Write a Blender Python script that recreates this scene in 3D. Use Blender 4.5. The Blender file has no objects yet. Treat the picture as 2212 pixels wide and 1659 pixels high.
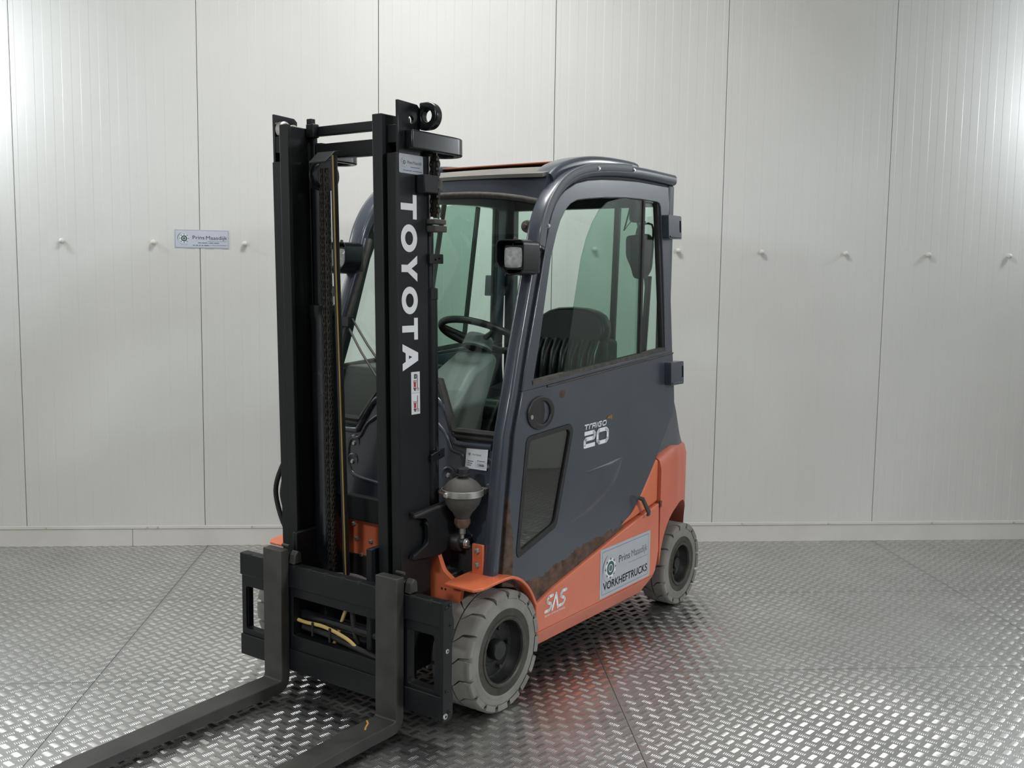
import bpy, bmesh, math, random
from mathutils import Vector, Matrix
random.seed(7)
SC = bpy.context.scene
COL = SC.collection

# ------------------------------------------------------------------ camera
F_PX, PITCH, ROLL, CAM_H = 2169.14, 0.10412, 0.01368, 1.57773
cam_d = bpy.data.cameras.new('camera'); cam = bpy.data.objects.new('camera', cam_d); COL.objects.link(cam)
cam_d.sensor_fit = 'HORIZONTAL'; cam_d.sensor_width = 36.0; cam_d.lens = 36.0 * F_PX / 2212.0
cam_d.clip_start = 0.05; cam_d.clip_end = 60
_r, _u = Vector((1, 0, 0)), Vector((0, math.sin(PITCH), math.cos(PITCH)))
_f = Vector((0, math.cos(PITCH), -math.sin(PITCH)))
_r2 = _r * math.cos(ROLL) + _u * math.sin(ROLL); _u2 = _u * math.cos(ROLL) - _r * math.sin(ROLL)
_m = Matrix((_r2, _u2, -_f)).transposed().to_4x4(); _m.translation = (0, 0, CAM_H)
cam.matrix_world = _m
SC.camera = cam

# ------------------------------------------------------------------ world, lights, exposure
SC.view_settings.view_transform = 'Standard'; SC.view_settings.look = 'None'
SC.view_settings.gamma = 1.0; SC.view_settings.exposure = 0.25
SC.view_settings.use_curve_mapping = False
W = bpy.data.worlds.new('world'); SC.world = W; W.use_nodes = True
W.node_tree.nodes['Background'].inputs[0].default_value = (0.80, 0.86, 0.92, 1)
W.node_tree.nodes['Background'].inputs[1].default_value = 0.02

WYAW, WD = 0.08017, 5.90601                     # back wall: yaw and distance
WALL = Matrix.Translation((0, WD, 0)) @ Matrix.Rotation(WYAW, 4, 'Z')   # local: x along wall, -y into the room
def wp(s, t, z): return WALL @ Vector((s, t, z))
def area_light(name, loc, target, sx, sy, power, color, spread=180):
    l = bpy.data.lights.new(name, 'AREA'); l.shape = 'RECTANGLE'; l.size = sx; l.size_y = sy
    l.energy = power; l.color = color; l.spread = math.radians(spread)
    o = bpy.data.objects.new(name, l); COL.objects.link(o)
    o.location = loc; o.rotation_euler = (Vector(target) - Vector(loc)).to_track_quat('-Z', 'Y').to_euler()
    return o
COOL, NEUT = (0.90, 0.955, 1.0), (1.0, 0.985, 0.955)
def bulb(name, loc, r, power, color):
    l = bpy.data.lights.new(name, 'POINT'); l.shadow_soft_size = r; l.energy = power; l.color = color
    o = bpy.data.objects.new(name, l); COL.objects.link(o); o.location = loc
bulb('lamp_back_left', wp(-3.32, -0.46, 2.72), 0.13, 27, COOL)
bulb('lamp_back_right', wp(3.62, -0.46, 2.72), 0.13, 29, COOL)
area_light('flood_lamp_front_left', wp(-3.5, -5.6, 3.05), wp(-0.3, -2.0, 0.6), 0.5, 0.35, 16, COOL, 110)
area_light('flood_lamp_front_right', wp(3.8, -5.0, 3.05), wp(0.2, -2.0, 0.6), 0.5, 0.35, 17, COOL, 80)
area_light('ceiling_light_panel', wp(-0.45, -1.75, 4.15), wp(-0.45, -1.75, 0), 1.6, 0.5, 74, NEUT)
area_light('ceiling_light_panel_front', wp(-0.2, -5.2, 4.15), wp(-0.2, -5.2, 0), 1.6, 0.5, 30, NEUT)

# ------------------------------------------------------------------ materials
def new_mat(name):
    m = bpy.data.materials.new(name); m.use_nodes = True
    return m, m.node_tree, m.node_tree.nodes['Principled BSDF']
def N(nt, typ, **kw):
    n = nt.nodes.new(typ)
    for k, v in kw.items(): setattr(n, k, v)
    return n
def link(nt, a, b): nt.links.new(a, b)
def noise_mat(name, c1, c2, rough=(0.4, 0.55), scale=6.0, detail=6.0, metallic=0.0, coat=0.0, bump=0.0, bump_scale=60.0, spec=0.5):
    m, nt, b = new_mat(name)
    tc = N(nt, 'ShaderNodeTexCoord'); no = N(nt, 'ShaderNodeTexNoise')
    no.inputs['Scale'].default_value = scale; no.inputs['Detail'].default_value = detail
    link(nt, tc.outputs['Object'], no.inputs['Vector'])
    cr = N(nt, 'ShaderNodeValToRGB'); cr.color_ramp.elements[0].position = 0.32; cr.color_ramp.elements[1].position = 0.68
    cr.color_ramp.elements[0].color = (*c1, 1); cr.color_ramp.elements[1].color = (*c2, 1)
    link(nt, no.outputs['Fac'], cr.inputs['Fac']); link(nt, cr.outputs['Color'], b.inputs['Base Color'])
    mr = N(nt, 'ShaderNodeMapRange'); mr.inputs['To Min'].default_value = rough[0]; mr.inputs['To Max'].default_value = rough[1]
    link(nt, no.outputs['Fac'], mr.inputs['Value']); link(nt, mr.outputs['Result'], b.inputs['Roughness'])
    b.inputs['Metallic'].default_value = metallic; b.inputs['Coat Weight'].default_value = coat
    b.inputs['Coat Roughness'].default_value = 0.12
    b.inputs['Specular IOR Level'].default_value = spec
    if bump > 0:
        n2 = N(nt, 'ShaderNodeTexNoise'); n2.inputs['Scale'].default_value = bump_scale; n2.inputs['Detail'].default_value = 3
        link(nt, tc.outputs['Object'], n2.inputs['Vector'])
        bp = N(nt, 'ShaderNodeBump'); bp.inputs['Strength'].default_value = bump; bp.inputs['Distance'].default_value = 0.002
        link(nt, n2.outputs['Fac'], bp.inputs['Height']); link(nt, bp.outputs['Normal'], b.inputs['Normal'])
    return m
def flat(name, c, rough=0.5, metallic=0.0): return noise_mat(name, tuple(x * 0.96 for x in c), c, (rough, rough + 0.05), 20, 2, metallic)
def glass_mat(name, tint, ior=1.45):
    m = bpy.data.materials.new(name); m.use_nodes = True; nt = m.node_tree; nt.nodes.clear()
    out = N(nt, 'ShaderNodeOutputMaterial'); tr = N(nt, 'ShaderNodeBsdfTransparent'); gl = N(nt, 'ShaderNodeBsdfGlossy')
    mx = N(nt, 'ShaderNodeMixShader'); lw = N(nt, 'ShaderNodeLayerWeight'); lw.inputs['Blend'].default_value = 0.5
    r0 = ((ior - 1) / (ior + 1)) ** 2
    pw = N(nt, 'ShaderNodeMath', operation='POWER'); pw.inputs[1].default_value = 5.0; link(nt, lw.outputs['Facing'], pw.inputs[0])
    fr = N(nt, 'ShaderNodeMath', operation='MULTIPLY_ADD'); link(nt, pw.outputs[0], fr.inputs[0]); fr.inputs[1].default_value = 1 - r0; fr.inputs[2].default_value = r0
    no = N(nt, 'ShaderNodeTexNoise'); no.inputs['Scale'].default_value = 3.0
    mixc = N(nt, 'ShaderNodeMix'); mixc.data_type = 'RGBA'
    mixc.inputs[6].default_value = (*tint, 1); mixc.inputs[7].default_value = (*[min(1, t * 1.03) for t in tint], 1)
    link(nt, no.outputs['Fac'], mixc.inputs[0]); link(nt, mixc.outputs[2], tr.inputs['Color'])
    gl.inputs['Roughness'].default_value = 0.02
    link(nt, fr.outputs[0], mx.inputs['Fac']); link(nt, tr.outputs['BSDF'], mx.inputs[1]); link(nt, gl.outputs['BSDF'], mx.inputs[2])
    link(nt, mx.outputs['Shader'], out.inputs['Surface'])
    return m

M = {}
M['wall'] = noise_mat('wall_panel_paint', (0.62, 0.622, 0.602), (0.66, 0.662, 0.642), (0.34, 0.42), 1.2, 4, spec=0.5)
M['wall_dark'] = noise_mat('joint_dark', (0.05, 0.05, 0.045), (0.08, 0.08, 0.075), (0.6, 0.7))
M['dimmed_wall'] = noise_mat('darkened_unseen_wall', (0.16, 0.16, 0.155), (0.21, 0.21, 0.205), (0.5, 0.6), 1.5, 4)  # wall behind the camera, darkened so it bounces less light
M['chain'] = noise_mat('oily_chain_steel', (0.012, 0.011, 0.010), (0.055, 0.048, 0.040), (0.35, 0.55), 60, 5, metallic=0.4)
M['kick'] = noise_mat('kick_board_paint', (0.60, 0.59, 0.55), (0.68, 0.67, 0.63), (0.4, 0.5), 3, 6)
M['alu'] = noise_mat('aluminium_plate', (0.49, 0.487, 0.478), (0.58, 0.576, 0.567), (0.34, 0.44), 2.2, 8, metallic=1.0)
M['alu_bar'] = noise_mat('aluminium_tread_glint', (0.80, 0.795, 0.785), (0.88, 0.875, 0.865), (0.16, 0.24), 2.2, 6, metallic=1.0)  # same metal as the plate, coloured lighter so the bars glint
M['black'] = noise_mat('black_mast_paint', (0.0060, 0.0070, 0.0085), (0.0095, 0.0108, 0.0122), (0.40, 0.52), 5, 8, bump=0.06, bump_scale=220, spec=0.35)
M['blackgloss'] = noise_mat('black_gloss_paint', (0.006, 0.007, 0.009), (0.010, 0.011, 0.014), (0.20, 0.32), 5, 8)
M['rubber'] = noise_mat('black_rubber', (0.012, 0.012, 0.012), (0.022, 0.021, 0.020), (0.55, 0.7), 30, 6)
M['dirtrubber'] = noise_mat('weathered_seal', (0.045, 0.040, 0.036), (0.085, 0.078, 0.070), (0.7, 0.85), 40, 6)
M['plastic'] = noise_mat('black_plastic', (0.010, 0.010, 0.011), (0.020, 0.019, 0.019), (0.38, 0.5), 12, 6)
M['cab'] = noise_mat('slate_cab_paint', (0.038, 0.047, 0.064), (0.048, 0.058, 0.077), (0.28, 0.38), 4, 8, coat=0.35)
M['cabgrey'] = noise_mat('grey_cover_plastic', (0.085, 0.095, 0.105), (0.105, 0.115, 0.125), (0.4, 0.5), 6, 6)
M['orange'] = noise_mat('orange_paint', (0.62, 0.140, 0.058), (0.70, 0.170, 0.075), (0.30, 0.42), 5, 8, coat=0.2)
M['coral'] = noise_mat('coral_counterweight_paint', (0.56, 0.140, 0.082), (0.64, 0.165, 0.098), (0.40, 0.5), 7, 8, bump=0.05, bump_scale=90)
M['tire'] = noise_mat('grey_tire_rubber', (0.185, 0.178, 0.160), (0.265, 0.255, 0.232), (0.75, 0.9), 9, 8, bump=0.1, bump_scale=80)
M['tiredirt'] = noise_mat('dirty_tire_bead', (0.030, 0.028, 0.024), (0.075, 0.070, 0.060), (0.7, 0.9), 14, 8)
M['rim'] = noise_mat('dark_wheel_steel', (0.006, 0.0065, 0.007), (0.013, 0.013, 0.0135), (0.4, 0.55), 16, 6)
M['rimlip'] = noise_mat('worn_rim_lip', (0.050, 0.046, 0.040), (0.095, 0.088, 0.078), (0.4, 0.55), 20, 6, metallic=0.5)
M['steel'] = noise_mat('zinc_steel', (0.50, 0.49, 0.46), (0.64, 0.63, 0.60), (0.3, 0.45), 30, 5, metallic=0.9)
M['dulliron'] = noise_mat('dull_cast_iron', (0.050, 0.047, 0.042), (0.092, 0.085, 0.075), (0.6, 0.75), 14, 8, bump=0.2, bump_scale=120)
M['rustiron'] = noise_mat('rusty_iron', (0.060, 0.038, 0.026), (0.14, 0.085, 0.055), (0.7, 0.85), 40, 8)
M['rust'] = noise_mat('brown_rust', (0.050, 0.030, 0.020), (0.125, 0.075, 0.048), (0.75, 0.9), 22, 9, bump=0.3, bump_scale=160)
M['fork'] = noise_mat('worn_fork_steel', (0.030, 0.030, 0.028), (0.060, 0.058, 0.052), (0.38, 0.55), 7, 10, bump=0.1, bump_scale=90)
M['vinyl'] = noise_mat('black_vinyl', (0.010, 0.012, 0.013), (0.016, 0.018, 0.019), (0.25, 0.35), 8, 4)
M['dash'] = noise_mat('grey_dash_plastic', (0.20, 0.21, 0.205), (0.26, 0.27, 0.265), (0.45, 0.55), 5, 5)
M['roofpale'] = noise_mat('pale_roof_sheet', (0.105, 0.102, 0.090), (0.145, 0.141, 0.125), (0.45, 0.55), 6, 6)
M['roofrust'] = noise_mat('orange_brown_roof_sheet', (0.26, 0.085, 0.035), (0.36, 0.125, 0.05), (0.5, 0.6), 9, 6)
M['white'] = flat('white_vinyl_print', (0.78, 0.79, 0.81), 0.4)
M['letter'] = flat('white_letter_film', (0.83, 0.84, 0.86), 0.35)
M['sticker'] = flat('silver_grey_sticker', (0.44, 0.46, 0.49), 0.35)
M['wallsticker'] = flat('pale_blue_sticker', (0.52, 0.56, 0.64), 0.3)
M['ink'] = flat('dark_ink', (0.030, 0.035, 0.042), 0.5)
M['ink2'] = flat('grey_ink', (0.13, 0.15, 0.18), 0.5)
M['blueink'] = flat('blue_ink', (0.05, 0.10, 0.28), 0.5)
M['green'] = flat('green_ink', (0.030, 0.105, 0.085), 0.5)
M['red'] = flat('red_ink', (0.42, 0.035, 0.030), 0.5)
M['amber'] = flat('amber_ink', (0.72, 0.36, 0.07), 0.5)
M['yellow'] = flat('yellow_hose_stripe', (0.38, 0.27, 0.06), 0.55)
M['hoseyellow'] = flat('yellow_hose_sleeve', (0.62, 0.45, 0.16), 0.6)
M['lens'] = noise_mat('ribbed_lamp_lens', (0.40, 0.41, 0.40), (0.62, 0.63, 0.62), (0.06, 0.2), 60, 2, bump=0.5, bump_scale=70)
M['glass'] = glass_mat('pale_green_glass', (0.895, 0.965, 0.935))
M['glassdeep'] = glass_mat('deep_green_glass', (0.63, 0.76, 0.70))
M['glassdark'] = glass_mat('smoked_lower_glass', (0.55, 0.60, 0.58), 2.3)
M['roller'] = flat('cream_nylon_roller', (0.62, 0.58, 0.48), 0.45)

# door paint with flaked rust along the bottom and front edges (wear of its own shape)
def door_mat():
    m = noise_mat('slate_door_paint_flaking', (0.043, 0.053, 0.070), (0.054, 0.064, 0.083), (0.28, 0.38), 4, 8, coat=0.3)
    nt = m.node_tree; b = nt.nodes['Principled BSDF']
    tc = N(nt, 'ShaderNodeTexCoord'); sp = N(nt, 'ShaderNodeSeparateXYZ'); link(nt, tc.outputs['Object'], sp.inputs[0])
    def mth(op, a, bb=None):
        n = N(nt, 'ShaderNodeMath', operation=op)
        for i, v in enumerate((a, bb)):
            if v is None: continue
            if isinstance(v, (int, float)): n.inputs[i].default_value = v
            else: link(nt, v, n.inputs[i])
        return n.outputs[0]
    X, Z = sp.outputs['X'], sp.outputs['Z']
    # signed height above the bottom edge line, z = 0.405 - 0.122*(x+0.19)
    line = mth('SUBTRACT', Z, mth('ADD', mth('MULTIPLY', X, -0.128), 0.398))
    no = N(nt, 'ShaderNodeTexNoise'); no.inputs['Scale'].default_value = 15; no.inputs['Detail'].default_value = 9; no.inputs['Roughness'].default_value = 0.65
    link(nt, tc.outputs['Object'], no.inputs['Vector'])
    jit = mth('MULTIPLY', mth('SUBTRACT', no.outputs['Fac'], 0.5), 0.11)
    bot = mth('LESS_THAN', mth('ADD', line, jit), 0.010)
    bot = mth('MULTIPLY', bot, mth('GREATER_THAN', X, -1.02))
    # front edge strip, below z 0.74: distance behind the leading edge
    lead = mth('SUBTRACT', mth('ADD', mth('MULTIPLY', Z, -0.107), 0.025), X)
    fr = mth('LESS_THAN', mth('ADD', lead, mth('MULTIPLY', jit, 0.7)), mth('MULTIPLY', mth('SUBTRACT', 0.80, Z), 0.22))
    # one chip below the sill
    dx = mth('ADD', X, 0.405); dz = mth('SUBTRACT', Z, 1.135)
    dist = mth('ADD', mth('MULTIPLY', mth('MULTIPLY', dx, dx), 1.0), mth('MULTIPLY', mth('MULTIPLY', dz, dz), 2.5))
    chip = mth('LESS_THAN', mth('ADD', dist, mth('MULTIPLY', jit, 0.03)), 0.00045)
    mask = mth('MAXIMUM', mth('MAXIMUM', bot, fr), chip)
    n2 = N(nt, 'ShaderNodeTexNoise'); n2.inputs['Scale'].default_value = 34; n2.inputs['Detail'].default_value = 8
    link(nt, tc.outputs['Object'], n2.inputs['Vector'])
    cr = N(nt, 'ShaderNodeValToRGB'); cr.color_ramp.elements[0].position = 0.3; cr.color_ramp.elements[1].position = 0.7
    cr.color_ramp.elements[0].color = (0.040, 0.025, 0.018, 1); cr.color_ramp.elements[1].color = (0.135, 0.080, 0.052, 1)
    link(nt, n2.outputs['Fac'], cr.inputs['Fac'])
    mx = N(nt, 'ShaderNodeMix'); mx.data_type = 'RGBA'
    old = b.inputs['Base Color'].links[0].from_socket
    link(nt, mask, mx.inputs[0]); link(nt, old, mx.inputs[6]); link(nt, cr.outputs['Color'], mx.inputs[7])
    link(nt, mx.outputs[2], b.inputs['Base Color'])
    rr = N(nt, 'ShaderNodeMix'); rr.data_type = 'FLOAT'; oldr = b.inputs['Roughness'].links[0].from_socket
    link(nt, mask, rr.inputs[0]); link(nt, oldr, rr.inputs[2]); rr.inputs[3].default_value = 0.85
    link(nt, rr.outputs[0], b.inputs['Roughness'])
    link(nt, mth('MULTIPLY', mth('SUBTRACT', 1.0, mask), 0.3), b.inputs['Coat Weight'])
    return m
M['door'] = door_mat()
def scratched_orange():
    m = noise_mat('scuffed_orange_paint', (0.60, 0.155, 0.085), (0.68, 0.185, 0.105), (0.32, 0.45), 5, 8, coat=0.15)
    nt = m.node_tree; b = nt.nodes['Principled BSDF']
    tc = N(nt, 'ShaderNodeTexCoord'); mp = N(nt, 'ShaderNodeMapping'); mp.inputs['Scale'].default_value = (2.5, 1, 9)
    link(nt, tc.outputs['Object'], mp.inputs['Vector'])
    no = N(nt, 'ShaderNodeTexNoise'); no.inputs['Scale'].default_value = 6; no.inputs['Detail'].default_value = 10
    link(nt, mp.outputs['Vector'], no.inputs['Vector'])
    cr = N(nt, 'ShaderNodeValToRGB'); cr.color_ramp.elements[0].position = 0.70; cr.color_ramp.elements[1].position = 0.74
    cr.color_ramp.elements[0].color = (0, 0, 0, 1); cr.color_ramp.elements[1].color = (1, 1, 1, 1)
    link(nt, no.outputs['Fac'], cr.inputs['Fac'])
    mx = N(nt, 'ShaderNodeMix'); mx.data_type = 'RGBA'; old = b.inputs['Base Color'].links[0].from_socket
    link(nt, cr.outputs['Color'], mx.inputs[0]); link(nt, old, mx.inputs[6]); mx.inputs[7].default_value = (0.10, 0.045, 0.03, 1)
    link(nt, mx.outputs[2], b.inputs['Base Color'])
    return m
M['skirt'] = scratched_orange()

# ------------------------------------------------------------------ mesh helpers
XF = [lambda p: p]                                # current coordinate transform of the part being built
def finish(name, me, mat, parent, smooth=35, bevel=0.0, seg=2):
    mats = mat if isinstance(mat, (list, tuple)) else [mat]
    for mm in mats: me.materials.append(M[mm] if isinstance(mm, str) else mm)
    if smooth:
        me.shade_smooth(); me.set_sharp_from_angle(angle=math.radians(smooth))
    o = bpy.data.objects.new(name, me); COL.objects.link(o)
    if parent is not None: o.parent = parent
    if bevel > 0:
        b = o.modifiers.new('bevel', 'BEVEL'); b.width = bevel; b.segments = seg; b.limit_method = 'ANGLE'; b.angle_limit = math.radians(40)
        b.harden_normals = False
    return o
def mesh(name, verts, faces, mat, parent, smooth=35, bevel=0.0, seg=2, fmats=None, fix=True):
    me = bpy.data.meshes.new(name)
    me.from_pydata([tuple(XF[0](v)) for v in verts], [], faces)
    if fmats: me.polygons.foreach_set('material_index', fmats)
    if fix:
        bm = bmesh.new(); bm.from_mesh(me); bmesh.ops.recalc_face_normals(bm, faces=bm.faces); bm.to_mesh(me); bm.free()
    me.update()
    return finish(name, me, mat, parent, smooth, bevel, seg)
class MB:                                         # collects simple solids into one mesh
    def __init__(s): s.v, s.f, s.m = [], [], []
    def add(s, v, f, mi=0):
        n = len(s.v); s.v += list(v); s.f += [tuple(i + n for i in q) for q in f]; s.m += [mi] * len(f); return s
    def box(s, x0, x1, y0, y1, z0, z1, mi=0):
        return s.add([(x0, y0, z0), (x1, y0, z0), (x1, y1, z0), (x0, y1, z0), (x0, y0, z1), (x1, y0, z1), (x1, y1, z1), (x0, y1, z1)],
                     [(0, 3, 2, 1), (4, 5, 6, 7), (0, 1, 5, 4), (1, 2, 6, 5), (2, 3, 7, 6), (3, 0, 4, 7)], mi)
    def lathe(s, prof, c, axis='y', n=32, mi=0, a0=0.0):
        v, f = [], []; m = len(prof)
        for i in range(n):
            a = a0 + 2 * math.pi * i / n; ca, sa = math.cos(a), math.sin(a)
            for r, h in prof:
                if axis == 'y': v.append((c[0] + r * ca, c[1] + h, c[2] + r * sa))
                elif axis == 'x': v.append((c[0] + h, c[1] + r * ca, c[2] + r * sa))
                else: v.append((c[0] + r * ca, c[1] + r * sa, c[2] + h))
        for i in range(n):
            j = (i + 1) % n
            for k in range(m - 1): f.append((i * m + k, j * m + k, j * m + k + 1, i * m + k + 1))
        return s.add(v, f, mi)
    def sweep(s, pts, sec, side=(0, 1, 0), mi=0, closed=False, caps=True):
        pts = [Vector(p) for p in pts]; side = Vector(side); v, f = [], []; k = len(sec); n = len(pts)
        for i, p in enumerate(pts):
            if closed: t = pts[(i + 1) % n] - pts[i - 1]
            else: t = pts[min(i + 1, n - 1)] - pts[max(i - 1, 0)]
            t.normalize(); b = side - t * side.dot(t)
            if b.length < 1e-4: b = Vector((1, 0, 0)) - t * t.x
            b.normalize(); u = t.cross(b)
            for a, c in sec: v.append(tuple(p + b * a + u * c))
        for i in range(n if closed else n - 1):
            j = (i + 1) % n
            for q in range(k): f.append((i * k + q, i * k + (q + 1) % k, j * k + (q + 1) % k, j * k + q))
        if caps and not closed: f += [tuple(range(k))[::-1], tuple(range((n - 1) * k, n * k))]
        return s.add(v, f, mi)
    def tube(s, pts, r, n=8, mi=0, sm=0, closed=False, side=(0.3, 1, 0.2)):
        if sm: pts = smooth_path(pts, sm)
        return s.sweep(pts, [(r * math.cos(2 * math.pi * i / n), r * math.sin(2 * math.pi * i / n)) for i in range(n)], side, mi, closed)
    def build(s, name, mat, parent, smooth=35, bevel=0.0, seg=2, fix=True):
        return mesh(name, s.v, s.f, mat, parent, smooth, bevel, seg, s.m if isinstance(mat, (list, tuple)) else None, fix)
def smooth_path(pts, k=6):
    P = [Vector(p) for p in pts]; out = []
    for i in range(len(P) - 1):
        p0, p1, p2, p3 = P[max(i - 1, 0)], P[i], P[i + 1], P[min(i + 2, len(P) - 1)]
        for j in range(k):
            t = j / k
            out.append(0.5 * ((2 * p1) + (p2 - p0) * t + (2 * p0 - 5 * p1 + 4 * p2 - p3) * t * t + (3 * p1 - p0 - 3 * p2 + p3) * t ** 3))
    out.append(P[-1]); return [tuple(p) for p in out]
def spline2(pts, k=4): return [(p[0], p[1]) for p in smooth_path([(a, b, 0) for a, b in pts], k)]
def box(name, x0, x1, y0, y1, z0, z1, mat, parent, bevel=0.0, seg=2): return MB().box(x0, x1, y0, y1, z0, z1).build(name, mat, parent, 35, bevel, seg)
def fill_loops(loops):                            # triangulate outer loop + holes, 2D
    bm = bmesh.new(); ed = []
    for lp in loops:
        vs = [bm.verts.new((a, b, 0)) for a, b in lp]
        ed += [bm.edges.new((vs[i], vs[(i + 1) % len(vs)])) for i in range(len(vs))]
    bmesh.ops.triangle_fill(bm, use_beauty=True, use_dissolve=False, edges=ed)
    bm.verts.index_update(); bm.verts.ensure_lookup_table()
    v = [(q.co.x, q.co.y) for q in bm.verts]; f = [tuple(q.index for q in fc.verts) for fc in bm.faces]; bm.free()
    return v, f
def prism(name, loops, fmap, mat, parent, smooth=35, bevel=0.0, seg=2, mi=None):
    """loops in a plane (first outer, others holes); fmap(a, b, t) -> xyz, t 0 front, 1 back"""
    if not isinstance(loops[0][0], (list, tuple)): loops = [loops]
    v2, f2 = fill_loops(loops); n = len(v2)
    v = [fmap(a, b, 0) for a, b in v2] + [fmap(a, b, 1) for a, b in v2]
    f = list(f2) + [tuple(i + n for i in q[::-1]) for q in f2]; k = 0
    for lp in loops:
        m = len(lp)
        for i in range(m): f.append((k + i, k + (i + 1) % m, n + k + (i + 1) % m, n + k + i))
        k += m
    return mesh(name, v, f, mat, parent, smooth, bevel, seg)
def pxz(y0, y1): return lambda a, b, t: (a, y0 if t == 0 else y1, b)
def pyz(x0, x1): return lambda a, b, t: (x0 if t == 0 else x1, a, b)
def pxy(z0, z1): return lambda a, b, t: (a, b, z0 if t == 0 else z1)
def circle2(cx, cy, r, n=20, r2=None): return [(cx + r * math.cos(2 * math.pi * i / n), cy + (r2 or r) * math.sin(2 * math.pi * i / n)) for i in range(n)]
def rrect(x0, x1, y0, y1, r, n=4):
    out = []
    for cx, cy, a in ((x1 - r, y1 - r, 0), (x0 + r, y1 - r, 90), (x0 + r, y0 + r, 180), (x1 - r, y0 + r, 270)):
        for i in range(n + 1):
            t = math.radians(a + 90 * i / n); out.append((cx + r * math.cos(t), cy + r * math.sin(t)))
    return out
def round_poly(poly, r, n=3):
    out = []; m = len(poly)
    for i in range(m):
        p0, p1, p2 = Vector(poly[i - 1]), Vector(poly[i]), Vector(poly[(i + 1) % m])
        a, b = (p0 - p1), (p2 - p1); q = min(r, a.length * 0.45, b.length * 0.45)
        s, e = p1 + a.normalized() * q, p1 + b.normalized() * q
        for j in range(n + 1):
            t = j / n; out.append(tuple((1 - t) ** 2 * s + 2 * t * (1 - t) * p1 + t * t * e))
    return out
def bolt(name, c, d, r, h, mat, parent, hexa=True):
    """hexagon head bolt: centre, outward direction"""
    d = Vector(d).normalized(); a = d.orthogonal().normalized(); b = d.cross(a); c = Vector(c); v, f = [], []; n = 6 if hexa else 12
    rings = ((1.35 * r, 0), (1.35 * r, 0.18 * h), (r, 0.18 * h), (r, 0.85 * h), (0.8 * r, h))
    for rr, hh in rings:
        for i in range(n):
            t = 2 * math.pi * i / n; v.append(tuple(c + a * rr * math.cos(t) + b * rr * math.sin(t) + d * hh))
    for k in range(len(rings) - 1):
        for i in range(n): f.append((k * n + i, k * n + (i + 1) % n, (k + 1) * n + (i + 1) % n, (k + 1) * n + i))
    f.append(tuple(range((len(rings) - 1) * n, len(rings) * n)))
    return mesh(name, v, f, mat, parent, 30)
_font_cache = {}
def text_polys(s, h):
    key = s
    if key not in _font_cache:
        cu = bpy.data.curves.new('t', 'FONT'); cu.body = s; cu.size = 1.0; cu.resolution_u = 3
        o = bpy.data.objects.new('t', cu); COL.objects.link(o)
        dg = bpy.context.evaluated_depsgraph_get(); me = bpy.data.meshes.new_from_object(o.evaluated_get(dg))
        _font_cache[key] = ([(v.co.x, v.co.y) for v in me.vertices], [tuple(p.vertices) for p in me.polygons])
        bpy.data.objects.remove(o); bpy.data.curves.remove(cu); bpy.data.meshes.remove(me)
    v, f = _font_cache[key]; k = h / 0.70
    return [(a * k, b * k) for a, b in v], f
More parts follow.
